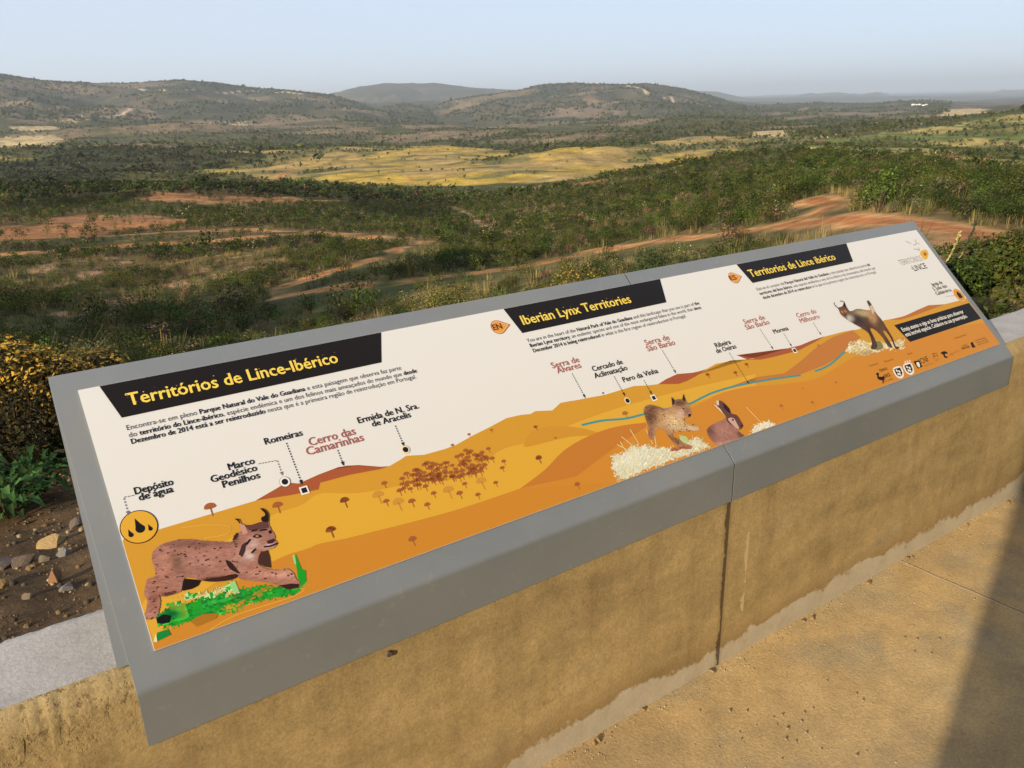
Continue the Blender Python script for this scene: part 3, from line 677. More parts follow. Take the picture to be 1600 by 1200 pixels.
# lettering -----------------------------------------------------------
_cache = {}
def glyphs(txt, bold):
    """flat mesh of one run of text at size 1 and its advance width"""
    key = (txt, bold)
    if key in _cache: return _cache[key]
    def mk(s):
        cu = bpy.data.curves.new('t', 'FONT'); cu.body = s; cu.size = 1.0; cu.offset = min(bold, 0.0); cu.resolution_u = 2; cu.fill_mode = 'FRONT'
        o = bpy.data.objects.new('t', cu); me = bpy.data.meshes.new_from_object(o); bpy.data.objects.remove(o); bpy.data.curves.remove(cu); return me
    def right(me): return max((v.co.x for v in me.vertices), default=0)
    me = mk(txt); m2 = mk(txt+'|'); m3 = mk('|')
    adv = right(m2)-right(m3)
    bpy.data.meshes.remove(m2); bpy.data.meshes.remove(m3)
    _cache[key] = (me, adv); return _cache[key]
def text_line(art, runs, start, end, h, layer=6):
    """runs: [(text, bold offset, colour)]; baseline from start to end (photo points); h: capital height on the sheet"""
    a, b = pab(*start), pab(*end); w = b[0]-a[0]; base = (a[1]+b[1])/2
    G = [glyphs(t_, min(bo, 0)) for t_, bo, _ in runs]; tot = sum(g[1] for g in G); sx = w/tot; sy = h/0.729
    x = 0
    for (me, adv), (_, bo, col) in zip(G, runs):
        x0 = x; q = max(bo, 0)
        for j, (dx, dy) in enumerate(((0,0),(-q,0),(q,0),(0,q*.6),(0,-q*.6)) if q > 0 else ((0,0),)):
            art.add_mesh(me, lambda co: p3(a[0]+(x0+co.x+dx)*sx, base+(co.y+dy)*sy, layer+j*0.12), col)
        x += adv
BLK, RED, GRY, DGRY = ink(28,26,28), ink(170,92,80), ink(120,116,112), ink(58,54,54)
TITLE = ink(246,205,80); BAN = ink(26,18,14)

# the drawn landscape ---------------------------------------------------
def z1(x,y): return (60+x/3.2, 500+y/3.2)
def z2(x,y): return (500+x/3.2, 480+y/3.2)
def z3(x,y): return (820+x/4, 420+y/4)
def z4(x,y): return (1100+x/3.2, 340+y/3.2)
SKYLINE = [(150,858),(193,843),(231,833),(332,803),(399,783),z2(0,855),z2(60,845),z2(200,815),z2(300,803),z2(345,797),z2(400,765),z2(430,745),z2(520,740),z2(620,712),z2(680,690),z2(760,645),z2(850,600),z2(930,557),z2(1000,541),z2(1050,536),z2(1075,522),z2(1160,518),z2(1200,481),z2(1240,473),
 z3(330,822),z3(400,808),z3(500,790),z3(580,765),z3(680,735),z3(760,732),z3(830,724),z3(960,706),z3(1040,676),z3(1130,630),z3(1190,597),z3(1290,577),z3(1390,568),z4(130,716),z4(210,712),z4(280,700),z4(340,680),z4(420,660),z4(480,645),z4(540,618),z4(600,597),z4(700,571),z4(770,560),z4(900,515),z4(980,500),z4(1050,475),z4(1120,440),z4(1200,435),z4(1300,410),z4(1420,372)]
def build_landscape():
    A = Art(); MID, LIGHT, DARK, BROWN = ink(209,146,42), ink(221,162,50), ink(204,130,40), ink(168,84,46)
    bl, br = (241.5,1018), (1562,538)
    A.px(SKYLINE+[br, bl], MID, 0)
    # brown hills behind the skyline
    for pts in ([z1(1085,905),z1(1180,850),z1(1240,815),z1(1300,820),z1(1400,775),z1(1500,737),z1(1600,728),z2(60,815),z2(130,795),z2(200,793),z2(300,800),z2(345,797),z2(300,812),z2(150,840),z2(0,880),z1(1400,850),z1(1250,880)],
                [z3(830,724),z3(880,692),z3(950,660),z3(1040,653),z3(1080,645),z3(1130,630),z3(1070,672),z3(1010,704),z3(960,722)],
                [z3(1390,570),z3(1440,565),z4(160,690),z4(215,712),z4(280,690),z4(340,670),z4(420,655),z4(480,640),z4(540,615),z4(600,595),z4(560,620),z4(480,662),z4(420,680),z4(340,700),z4(280,712),z4(200,714)]):
        A.px(pts, BROWN, 1)
    A.px([z4(120,850),z4(260,800),z4(400,780),z4(480,720),z4(560,650),z4(640,600),z4(740,565),z4(780,600),z4(700,680),z4(600,740),z4(470,790),z4(300,820)], ink(192,116,50), 1)
    A.px([z4(930,512),z4(1000,494),z4(1060,466),z4(1120,440),z4(1200,436),z4(1130,462),z4(1050,492),z4(980,512)], ink(186,108,44), 1)
    # light dune band
    top = catpath([(200,960),(300,880),(412,812),(470,790),(500,772),(560,771),(640,757),(730,745),(780,705),(830,690),(900,661),(960,640),(1000,628),(1060,612),(1110,600),(1180,585)])
    bot = catpath([(1180,604),(1110,622),(1060,640),(1000,665),(960,668),(915,684),(880,705),(850,735),(812,764),(720,795),(644,818),(588,835),(540,842),(500,852),(480,858),(430,876),(330,915),(240,1000)])
    A.px(list(top)+list(bot), LIGHT, 1)
    A.px([z2(1022,700),z2(1030,660),z2(1060,625),z2(1130,600),z2(1220,598),z2(1320,610),z2(1400,640),z2(1250,650),z2(1120,680)], ink(205,140,42), 2, smooth=True)
    A.px(list(catpath([(230,1014),(330,935),(430,876),(480,858),(500,850),(540,842),(588,830),(644,816),(720,795),(812,764)]))+[(965,756),bl], DARK, 2)
    A.px(list(catpath([(812,764),(850,735),(880,705),(915,684),(960,668),(1000,662),(1075,640),(1120,617),(1170,605),(1230,600),(1280,590),(1330,560),(1400,530),(1560,500)]))+[br,(965,756)], ink(208,132,42), 2.8)
    A.px(list(catpath([(812,764),(850,735),(880,705),(915,684),(960,668),(1010,664),(960,700),(900,745)])), ink(196,118,42), 3.2)
    for pts in ([z6(480,215),z6(640,195),z6(800,195),z6(850,220),z6(800,265),z6(650,290)],[z6(760,850),z6(1100,740),z6(1380,660),z6(1300,720),z6(900,850),z6(700,960)]):
        q = catpath([pab(*p_) for p_ in pts]); A.line([tuple(p_) for p_ in q], 0.0012, ink(224,170,70), 3.6, px=False)
    # umbrella trees
    T1, T2 = ink(164,90,42), ink(202,140,52)
    def tree(px, py, w, col):
        w = w*.84; c = pab(px, py); A.ab([(c[0]-w*0.05,c[1]-w*0.75),(c[0]+w*0.05,c[1]-w*0.75),(c[0]+w*0.05,c[1]),(c[0]-w*0.05,c[1])], col, 4)
        A.ab([(c[0]+w*0.5*math.cos(t_), c[1]+w*(0.42 if math.sin(t_) > 0 else 0.12)*math.sin(t_)) for t_ in np.linspace(0, 2*math.pi, 14, endpoint=False)], col, 4)
    R_ = np.random.default_rng(3); cl = [z2(395,880),z2(430,820),z2(500,785),z2(640,770),z2(700,725),z2(800,710),z2(865,745),z2(850,800),z2(740,850),z2(600,870),z2(500,915),z2(420,925)]
    P = np.array(cl); pts = []
    while len(pts) < 92:
        c = P.min(0)+R_.random(2)*(P.max(0)-P.min(0))
        if in_poly(np.array([c[0]]), np.array([c[1]]), P)[0] and all(np.hypot(*(c-q)) > 3.0 for q in pts): pts.append(c)
    for c in sorted(pts, key=lambda q: q[1]): tree(c[0], c[1], 0.0165*R_.uniform(.8,1.1), T1)
    for x, y, w in ((122,970,.022),(55,1118,.024),(462,1165,.022),(330,975,.017),(320,885,.016),(458,975,.020),(535,992,.017),(397,922,.017),(567,935,.016),(605,868,.018),(697,935,.019),(788,942,.016),(660,850,.019),(722,888,.015),(877,882,.015),(800,825,.018),(770,820,.02),(910,808,.015),(917,775,.015),(1092,760,.02),(1285,890,.019),(840,712,.014),(743,640,.010),(855,618,.010),(660,693,.01),(1075,603,.010),(1175,656,.008),(1413,433,.009)): tree(*z2(x,y), w, T1)
    for x, y in ((290,945),(390,980),(640,920),(805,875)): tree(*z2(x,y), .03, T2)
    for x, y, w in ((858,940,.026),(1195,932,.024),(1530,908,.023),(1460,1055,.024)): tree(*z1(x,y), w, T1)
    for x, y, w in ((1138,665,.016),(1312,655,.015),(1385,603,.015),(65,993,.014),(85,1185,.02),(625,910,.022)): tree(*z3(x,y), w, ink(172,104,44))
    for x, y, w in ((210,738,.016),(155,778,.016),(18,790,.016),(570,643,.013),(657,828,.014),(493,857,.009),(540,928,.017),(385,946,.018)): tree(*z4(x,y), w, ink(176,100,44))
    A.build('landscape_drawing', SHEET_O)
    for pts in ([(908,665),(940,658),(975,655),(1005,648),(1040,640),(1075,632),(1098,621),(1115,613.5),(1150,603.5),(1200,594),(1250,587)],[(1272,580.5),(1285,576),(1300,567),(1320,549)]):
        B = Art(); q = catpath([pab(*p_) for p_ in pts]); B.line([tuple(p_) for p_ in q], 0.0052, ink(60,140,140), 5, px=False); B.build('river_line', SHEET_O)
def z6(x,y): return (180+x/4.706, 780+y/4.706)
def z7(x,y): return (940+x/5.333, 580+y/5.333)
def z8(x,y): return (1270+x/5, 440+y/5)
build_landscape()

# banners, paragraphs, place names ----------------------------------------
def build_texts():
    t0, t1 = pab(194.4,616), pab(199.7,634.4); HT = 0.0275
    for pts, txt, s, e, lng in (
        ([(155.3,604.7),(595.3,521.6),(596,568.4),(189.7,652.2)], 'Territórios de Lince-Ibérico', (200.6,634.6), (530,567.5), 0),
        ([(786.9,485.6),(1031,438),(1040.8,473.8),(815,520.6)], 'Iberian Lynx Territories', (816,508.8), (987,473.5), 0),
        ([(1150,414.4),(1321,380.6),(1332,409.4),(1175,443)], 'Territorios de Lince ibérico', (1173,434.4), (1306,406), 0)):
        A = Art(); q = [pab(*p_) for p_ in pts]; tp, bt = PH-0.0006, (q[2][1]+q[3][1])/2
        A.ab([(q[0][0],tp),(q[1][0],tp),(q[2][0],bt),(q[3][0],bt)], BAN, 5)
        text_line(A, [(txt, 0.022, TITLE)], s, e, HT, 7)
        # worn stencil flecks in the letters
        R_ = np.random.default_rng(9); a0, a1 = pab(*s), pab(*e)
        for k in range(90):
            c = (R_.uniform(a0[0], a1[0]), a0[1]+R_.uniform(-0.002, HT)); w = R_.uniform(.0004,.0015)
            A.ab([(c[0]-w,c[1]-w*.4),(c[0]+w,c[1]-w*.6),(c[0]+w*.8,c[1]+w*.5),(c[0]-w*.6,c[1]+w*.6)], BAN if k % 3 else ink(226,180,70), 9)
        A.build('title_banner', SHEET_O)
    b, r = 0.022, 0.0
    def para(lines, h):
        A = Art()
        for runs, s, e in lines:
            text_line(A, [(t_, b if bo else -0.004, BLK if bo else DGRY) for t_, bo in runs], s, e, h)
        A.build('paragraph_text', SHEET_O)
    para([([('Encontra-se em pleno ',0),('Parque Natural do Vale do Guadiana',1),(' e esta paisagem que observa faz parte',0)], (197.5,672.8), (627.5,578.8)),
          ([('do ',0),('território do Lince-ibérico',1),(', espécie endémica e um dos felinos mais ameaçados do mundo que ',0),('desde',1)], (201,683.8), (652,583.6)),
          ([('Dezembro de 2014 está a ser reintroduzido',1),(' nesta que é a primeira região de reintrodução em Portugal.',0)], (204.7,694), (651,592.8))], 0.0108)
    para([([('You are in the heart of the ',0),('Natural Park of Vale do Guadiana',1),(' and this landscape that you see is part of ',0),('the',1)], (823,535), (1093,477.2)),
          ([('Iberian Lynx territory',1),(', an endemic species and one of the most endangered feline in the world, that ',0),('since',1)], (827.5,542.6), (1095.8,484.2)),
          ([('December 2014 is being reintroduced',1),(' in what is the first region of reintroduction in Portugal.',0)], (832.5,550.8), (1072.5,497.2))], 0.0108)
    para([([('Está en el corazón del ',0),('Parque Natural del Valle do Guadiana',1),(' y este paisaje que observa es parte ',0),('del',1)], (1182,454.7), (1359.4,416)),
          ([('territorio del lince ibérico',1),(', una especie endémica y uno de los felinos más amenazados del mundo que',0)], (1186.5,461), (1368,421.6)),
          ([('desde diciembre de 2014 se reintroduce',1),(' en la que es la primera región de reintroducción en Portugal.',0)], (1191.5,467.3), (1370,428))], 0.0108)
    LAB = [ # lines of a place name, colour, capital height, then arrow tail and head, marker
     ([('Depósito',(210,773.4),(271.9,758.8)),('de água',(217,782.8),(271.6,770.3))], BLK, .0145, None, None),
     ([('Marco',(356.3,735.3),(399,725.6)),('Geodésico',(329.4,754.7),(402.8,736.6)),('Penilhos',(347.5,762.5),(407.5,748.4))], BLK, .0145, None, None),
     ([('Romeiras',(413,694.7),(474,682.2))], BLK, .0145, ((447,693),(470.5,755)), ('sq',(475,767))),
     ([('Cerro das',(482.5,696.3),(557.2,681)),('Camarinhas',(478.8,711.9),(569.7,690))], RED, .0185, ((527,704),(535.5,726)), None),
     ([('Ermida de N. Sra.',(558.8,661.9),(655.3,639.4)),('de Aracelis',(581,666.9),(643,653.4))], BLK, .0145, ((617,666),(629.5,695.5)), ('dot',(633,703.5))),
     ([('Serra de',(862,576),(906,567)),('Alvares',(870.8,584),(908.8,575.5))], RED, .0170, ((893,584.5),(912.5,620.5)), None),
     ([('Cercado de',(925.5,580.8),(973.5,569.8)),('Aclimatação',(929,591.2),(981,579.2))], BLK, .0150, ((958.7,589),(974.5,617.5)), ('dot',(979.5,627))),
     ([('Pero da Vinha',(973,597.5),(1028.8,584))], BLK, .0150, ((1005,595),(1016.5,615)), ('sq',(1020.5,622.5))),
     ([('Serra de',(1008,540),(1047,531.8)),('São Barão',(1010.8,549.2),(1055.8,540))], RED, .0170, ((1034,548.5),(1054,582)), None),
     ([('Ribeira',(1117.5,544),(1142,538)),('de Oeiras',(1119,552.5),(1150.8,545))], BLK, .0150, ((1138.5,552),(1168,599)), None),
     ([('Serra de',(1162,506.8),(1195.8,500)),('São Barão',(1165,515.5),(1203,507.5))], RED, .0165, ((1186.5,515),(1206,545)), None),
     ([('Morena',(1208.4,522),(1232,516.6))], BLK, .0150, ((1223.5,522),(1235,540.5)), ('sq',(1240.5,548.5))),
     ([('Cerro do',(1244.7,497),(1276,490)),('Milhouro',(1250,505.6),(1281,498))], RED, .0165, ((1269.5,505),(1281,522.5)), None),
     ([('Igreja de',(1456,447.8),(1472.5,444)),('S. João dos',(1458.4,455),(1479.7,449.4)),('Caldeireiros',(1462.5,462),(1486.6,455.6))], BLK, .0140, None, None)]
    for lines, col, h, arrow, mk in LAB:
        A = Art()
        for t_, s, e in lines: text_line(A, [(t_, 0.024 if col is BLK else 0.016, col)], s, e, h)
        if arrow:
            q0, q1 = pab(*arrow[0]), pab(*arrow[1]); A.line([q0, q1], 0.0022, BLK, 6, px=False, dash=(.0032,.0026))
            d = q1-q0; d /= np.linalg.norm(d); n_ = np.array([-d[1], d[0]])
            A.ab([tuple(q1+d*.005), tuple(q1-d*.005+n_*.0035), tuple(q1-d*.005-n_*.0035)], BLK, 7)
        if mk:
            c = pab(*mk[1])
            if mk[0] == 'sq':
                for r_, cc, L in ((.0082,(.77,.76,.74),8),(.0052,BLK,9)): A.ab([(c[0]-r_,c[1]-r_),(c[0]+r_,c[1]-r_),(c[0]+r_,c[1]+r_),(c[0]-r_,c[1]+r_)], cc, L)
            else:
                A.disc(c, .0092, (.74,.62,.40), 8); A.disc(c, .0062, BLK, 9)
        A.build('place_label', SHEET_O)
    for pts, head in (([z1(475,880),z1(425,890),z1(448,968)], z1(448,970)),([z1(1100,722),z1(1192,705),z1(1215,770)], z1(1216,772)),([z4(1205,397),z4(1250,392),z4(1262,380)], None)):
        A = Art(); A.line(pts, 0.0018, GRY, 6, dash=(.0032,.0028))
        if head: q = pab(*head); A.ab([(q[0],q[1]-.004),(q[0]+.003,q[1]+.004),(q[0]-.003,q[1]+.004)], GRY, 7)
        A.build('dotted_leader', SHEET_O)
    A = Art(); c = pab(*z1(1231,812)); A.disc(c, .0105, ink(110,105,100), 7); A.disc(c, .0098, (.77,.76,.74), 8); A.disc(c, .0062, BLK, 9); A.build('place_marker', SHEET_O)
    # closing banner
    A = Art(); A.px([(1396,509),(1513,474),(1532,498.4),(1421,535)], BAN, 5)
    wt = (.72,.71,.69)
    text_line(A, [('Esteja atento e siga as boas práticas para observar', 0.026, wt)], (1409.4,518.6), (1505.6,490), .0150, 7)
    text_line(A, [('esta incrível espécie. Colabore na sua preservação.', 0.026, wt)], (1414.4,526.3), (1511.6,497), .0150, 7)
    A.build('advice_banner', SHEET_O)
    # language drops
    for c0, tip, w, e_, txt in (((777.5,512),(796,510),(770.5,517.5),(785.5,514),'EN'),((1145.5,435),(1160,434),(1140.5,439.5),(1151,437.2),'ES')):
        A = Art(); c = pab(*c0); tp = pab(*tip)
        for k, col, L in ((1.0, ink(196,104,30), 5), (0.86, ink(232,190,130), 6), (0.76, ink(222,150,56), 7)):
            r_ = .0195*k; q = [(c[0]+r_*math.cos(t_), c[1]+r_*math.sin(t_)) for t_ in np.linspace(math.radians(55), math.radians(305), 22)]
            A.ab(q+[(c[0]+.036*k, c[1])], col, L)
        text_line(A, [(txt, 0.03, ink(110,30,10))], w, e_, .0165, 9); A.build('language_badge', SHEET_O)
    # water and church pictograms
    A = Art(); c = pab(207.2,826.7); c[0] = max(c[0], .0312)
    A.disc(c, .0305, BAN, 5); A.disc(c, .0290, ink(224,162,48), 6)
    def drop(cx, cy, r_):
        q = [(cx+r_*math.cos(t_), cy+r_*math.sin(t_)) for t_ in np.linspace(math.radians(150), math.radians(380), 20)]
        A.ab(q+[(cx+r_*.35, cy+r_*1.1),(cx-r_*.5, cy+r_*2.7),(cx-r_*.72, cy+r_*1.3)], BAN, 7)
    drop(c[0]+.001, c[1]-.004, .0078); drop(c[0]-.0155, c[1]-.0105, .0042); drop(c[0]+.0165, c[1]-.0095, .0036)
    A.build('water_pictogram', SHEET_O)
    A = Art(); c = pab(1499.5,461); c[0] = min(c[0], PW-.030)
    A.disc(c, .0275, ink(214,150,60), 5); A.disc(c, .0262, ink(238,205,150), 6); A.disc(c, .0245, ink(218,140,44), 7)
    A.ab([(c[0]-.010,c[1]-.013),(c[0]+.012,c[1]-.013),(c[0]+.012,c[1]+.004),(c[0]+.001,c[1]+.016),(c[0]-.010,c[1]+.004)], BAN, 8); A.build('church_pictogram', SHEET_O)
    # emblem of the territory
    A = Art(); E_ = lambda x,y: (1360+x/4, 340+y/4)
    text_line(A, [('TERRITÓRIOS', -0.012, GRY)], E_(190,305), E_(325,268), .024)
    text_line(A, [('do', -0.01, GRY)], E_(255,328), E_(268,325), .010)
    text_line(A, [('LINCE', 0.004, BLK)], E_(272,338), E_(355,318), .024)
    A.px([E_(305,225),E_(320,208),E_(345,205),E_(358,225),E_(352,255),E_(335,265),E_(318,250)], ink(228,168,50), 6, smooth=True)
    A.px([E_(328,222),E_(345,224),E_(346,240),E_(332,240)], ink(160,95,30), 7, smooth=True)
    for q in ([(215,150),(252,165)],[(275,140),(285,168)],[(265,175),(282,170)],[(288,160),(305,170)],[(268,198),(300,205)],[(296,190),(304,212)]):
        A.line([E_(*k) for k in q], .0022, GRY, 6)
    A.build('territory_emblem', SHEET_O)
    # sponsors along the bottom edge
    def Z(x, y): return z8(x, y)
    A = Art()                                 # black goat with letters
    A.px([Z(485,725),Z(500,712),Z(512,722),Z(508,745),Z(530,748),Z(552,740),Z(556,770),Z(548,775),Z(546,800),Z(540,802),Z(538,775),Z(515,772),Z(512,770),Z(498,758),Z(496,735)], BAN, 6)
    text_line(A, [('TERRAS', 0.01, BAN)], Z(520,712), Z(580,690), .009); text_line(A, [('LINCE', 0.02, BAN)], Z(556,756), Z(606,742), .012); text_line(A, [('DO VALE', -0.01, BAN)], Z(545,790), Z(625,770), .006)
    A.build('sponsor_logo', SHEET_O)
    for cx, cy in ((660,708),(740,680)):
        A = Art(); wt = (.72,.70,.66)
        A.px([Z(cx-40,cy-25),Z(cx+20,cy-42),Z(cx+45,cy+15),Z(cx+38,cy+45),Z(cx+12,cy+52),Z(cx-20,cy+30)], wt, 6, smooth=True)
        A.px([Z(cx-32,cy-20),Z(cx+16,cy-34),Z(cx+34,cy+10),Z(cx+30,cy+30),Z(cx+10,cy+38),Z(cx-14,cy+22)], BAN, 7)
        for dx, dy in ((-10,-8),(10,-2),(2,18),(16,20)): c = pab(*Z(cx+dx,cy+dy)); A.disc(c, .0045, wt, 8, 8)
        if cx > 700:
            for dx in (-22,-4,14): A.px([Z(cx+dx-8,cy-44-dx*.25),Z(cx+dx+6,cy-48-dx*.25),Z(cx+dx-4,cy-66-dx*.25)], wt, 7)
        A.build('municipal_shield', SHEET_O)
    A = Art(); A.px([Z(780,628),Z(822,618),Z(852,668),Z(815,684)], BAN, 6); A.px([Z(802,640),Z(822,634),Z(832,668),Z(818,672)], (.7,.69,.66), 7, smooth=True)
    text_line(A, [('ICNF', 0.0, BAN)], Z(838,648), Z(910,625), .020); text_line(A, [('Conservação da Natureza', -0.01, DGRY)], Z(862,668), Z(935,642), .004); A.build('sponsor_logo', SHEET_O)
    A = Art()
    for pts in ([(928,570),(960,562)],[(960,562),(975,598)],[(928,570),(944,606)],[(938,588),(968,580)],[(936,560),(950,600)]): A.line([Z(*k) for k in pts], .0018, ink(120,60,25), 6)
    text_line(A, [('20 20', -0.01, ink(120,60,25))], Z(952,625), Z(978,618), .006); A.build('sponsor_logo', SHEET_O)
    A = Art(); A.px([Z(992,562),Z(1015,548),Z(1040,552),Z(1048,568),Z(1030,566),Z(1030,585),Z(1050,590),Z(1040,600),Z(1022,596),Z(1012,575)], BAN, 6, smooth=True)
    for y in (0,13): text_line(A, [('União Europeia Fundos', -0.01, ink(140,75,40))], Z(1062,572+y), Z(1145,548+y) if y == 0 else Z(1100,573), .0045)
    A.build('sponsor_logo', SHEET_O)
    A = Art(); A.px([Z(1225,482),Z(1245,474),Z(1250,492),Z(1268,516),Z(1240,520),Z(1232,500)], BAN, 6)
    text_line(A, [('TURISMO DE', -0.01, BAN)], Z(1160,510), Z(1205,498), .005); text_line(A, [('PORTUGAL', 0.02, BAN)], Z(1162,535), Z(1225,518), .009)
    for k, t_ in enumerate(('Programa Valorizar', 'Projeto cofinanciado', 'Linha de apoio')): text_line(A, [(t_, 0.0, BAN if k == 0 else DGRY)], Z(1265+k*8,468+k*15), Z(1348+k*14,446+k*15), .0058)
    A.build('sponsor_logo', SHEET_O)
    for t_, s, e in (('Promotor', (440,668), (510,650)),('Parceiros',(558,636),(628,616)),('Apoio',(738,578),(776,565)),('Cofinanciamento',(1100,452),(1198,426))):
        A = Art(); text_line(A, [(t_, 0.0, ink(120,64,30))], Z(*s), Z(*e), .0075); A.build('sponsor_heading', SHEET_O)
build_texts()

# painted animals -----------------------------------------------------------
def build_animals():
    o6 = dict(org=(180,780), sc=4.706); o7 = dict(org=(940,580), sc=5.333); o8 = dict(org=(1270,440), sc=5.0)
    deg = math.pi/180
    A = Art()                                 # grass under the big lynx
    g1, g2, g3, g4 = ink(28,150,34), ink(70,190,50), ink(12,92,40), ink(150,200,120); ye, oc = ink(190,160,40), ink(190,120,30)
    body = [(330,850),(400,770),(520,770),(640,720),(800,680),(860,655),(960,665),(1060,640),(1140,640),(1230,650),(1290,665),(1350,640),(1405,560),(1400,620),(1340,690),(1200,730),(1000,765),(900,820),(780,850),(640,880),(520,905),(420,945),(320,930),(300,880)]
    A.paint(body, None, [(420,850,90,40,0,g3,.8),(900,700,60,40,0,g3,.6)], 5, **o6, fuzz=26, palette=[g3,g1,ink(34,140,44),g1,ink(24,120,40),ink(46,165,56),g2,ink(120,150,46)], grain=(-16,.25,80,44), seed=2)
    A.paint([(400,745),(520,700),(700,685),(880,605),(910,690),(760,730),(600,745),(480,785)], None, [], 6, **o6, fuzz=24, palette=[g2,g4,g1,ink(200,205,150),ink(210,170,80),g2], grain=(-14,.2,50,36), seed=3, holes=.38)
    A.paint([(770,800),(950,730),(1100,650),(1200,650),(1000,745),(820,845)], None, [], 6.5, **o6, fuzz=20, palette=[g1,ye,ink(130,140,40),oc,ink(60,130,36)], grain=(-16,.2,70,40), seed=4, holes=.42)
    A.px([(300,880),(350,850),(410,860),(400,910),(350,920),(310,915)], ink(12,20,14), 8, **o6)
    A.px([(305,985),(385,960),(410,1000),(315,1045)], ink(20,130,50), 8, **o6); A.px([(280,1050),(300,990),(310,1055)], ink(225,215,160), 8, **o6)
    A.px([(1300,415),(1325,410),(1370,520),(1400,530),(1400,610),(1370,640),(1340,580),(1330,500)], g1, 7, **o6); A.px([(1300,415),(1318,412),(1330,485),(1315,480)], g4, 8, **o6)
    A.px([(840,610),(880,605),(910,680),(880,700),(850,650)], g4, 8, **o6)
    A.px([(550,900),(640,850),(760,840),(740,880),(600,940)], ink(170,110,30), 7, **o6)
    A.build('painted_grass', SHEET_O)
    A = Art()                                 # big running lynx
    B0, B1, B2, B3 = ink(168,112,92), ink(186,128,104), ink(140,90,74), ink(110,68,54); K = ink(34,18,16); Wt = ink(208,172,156)
    out = [(1190,330),(1165,360),(1120,378),(1070,388),(1050,440),(1052,480),(1100,512),(1200,525),(1262,514),(1310,550),(1330,590),(1356,620),(1345,650),(1280,660),(1200,635),(1100,612),(1000,602),(930,592),(885,575),(800,603),(720,607),(640,602),(560,582),(505,588),(490,640),(480,682),(420,708),(350,720),(322,705),(330,745),(325,800),(308,862),(270,885),(232,886),(214,870),(230,800),(236,742),(214,700),(224,640),(240,590),(298,565),(286,500),(270,440),(280,390),(330,342),(420,310),(520,300),(640,310),(760,318),(850,318),(870,275),(905,250),(925,235),(912,180),(950,195),(1000,196),(1060,172),(1118,165),(1130,200),(1152,238),(1174,275),(1172,300)]
    A.px([(500,588),(630,600),(610,640),(560,665),(500,678),(480,660)], K, 8, **o6)
    A.px([(1060,392),(1120,380),(1136,430),(1145,508),(1095,500),(1050,475)], ink(70,40,32), 8, **o6)
    A.px(out, B0, 9, smooth=True, **o6)
    q6 = [tuple(p_) for p_ in catmull(out, 4)]
    A.paint(q6, B0, [(600,330,280,30,0,ink(118,76,62),.75),(380,480,80,90,0,ink(190,128,104),.6),(455,470,50,90,-20,ink(108,76,56),.75),(640,460,120,60,0,ink(184,130,112),.55),(600,525,70,30,0,ink(128,90,72),.5),(760,590,160,20,-3,ink(66,34,28),.85),
        (900,450,60,80,0,ink(178,124,106),.45),(960,400,45,50,0,ink(208,174,156),.6),(1120,555,170,24,5,ink(210,146,118),.7),(1265,555,60,30,0,ink(214,158,130),.6),(300,640,50,70,0,ink(160,100,76),.5),(285,755,34,60,0,ink(140,82,62),.65),(255,850,44,26,0,ink(190,128,106),.6),(400,702,100,16,-6,ink(90,46,36),.75),
        (1050,215,80,34,-6,ink(90,54,46),.8),(1015,330,45,45,0,ink(208,170,154),.65),(1125,345,45,20,-12,ink(212,180,166),.65),(1100,262,40,36,0,ink(152,106,92),.5),(885,285,22,30,0,ink(64,38,32),.75),(985,420,40,26,30,ink(220,190,174),.6),(1150,640,150,16,4,ink(110,60,46),.6)], 10, **o6, grain=(-10,.34,34,9), seed=11)
    A.px([(810,455),(850,470),(900,530),(915,552),(880,540),(835,510)], ink(52,28,24), 13, smooth=True, **o6)
    A.px([(640,600),(720,585),(800,570),(880,555),(900,572),(840,600),(720,612)], ink(60,30,24), 13, smooth=True, **o6)
    A.px([(1200,640),(1290,625),(1350,628),(1345,655),(1270,668)], ink(56,28,24), 13, **o6); A.strokes([(330,690),(470,670),(440,705),(350,720)], 9, .02, .006, 15*deg, [ink(90,46,36),B3], 13, 10, **o6)
    # head
    A.px([(930,340),(960,320),(950,390),(930,430),(905,410)], ink(70,40,34), 15, **o6); A.px([(870,280),(890,250),(905,262),(880,300),(862,310)], ink(60,34,30), 15, **o6)
    A.px([(910,180),(950,196),(975,250),(945,268),(922,235)], ink(198,140,118), 14, **o6); A.px([(950,196),(1000,196),(1060,174),(1118,168),(1125,215),(1060,225),(985,235)], ink(98,58,48), 14, **o6)
    A.px([(872,148),(905,152),(918,175),(912,186),(900,166)], K, 15, **o6)
    A.px([(1062,72),(1095,82),(1120,110),(1124,150),(1118,172),(1078,168),(1072,140),(1098,125),(1095,105)], K, 15, smooth=True, **o6)
    A.px([(1005,282),(1030,262),(1062,268),(1078,282),(1040,292)], K, 16, **o6); A.px([(1028,272),(1050,270),(1052,284),(1034,286)], ink(180,130,70), 17, **o6)
    A.px([(1122,240),(1140,232),(1150,252),(1132,262)], K, 16, **o6); A.px([(1110,312),(1160,296),(1172,310),(1150,330),(1120,334)], ink(60,32,30), 16, **o6)
    A.line([z6(1090,356),z6(1130,352),z6(1165,340),z6(1186,330)], .003, K, 16)
    for q in ([(1000,240),(1040,230)],[(1060,236),(1110,228)],[(960,340),(990,300)],[(1000,400),(1030,370)]): A.line([z6(*k) for k in q], .003, K, 16)
    R_ = np.random.default_rng(12); P = np.array(out); k = 0
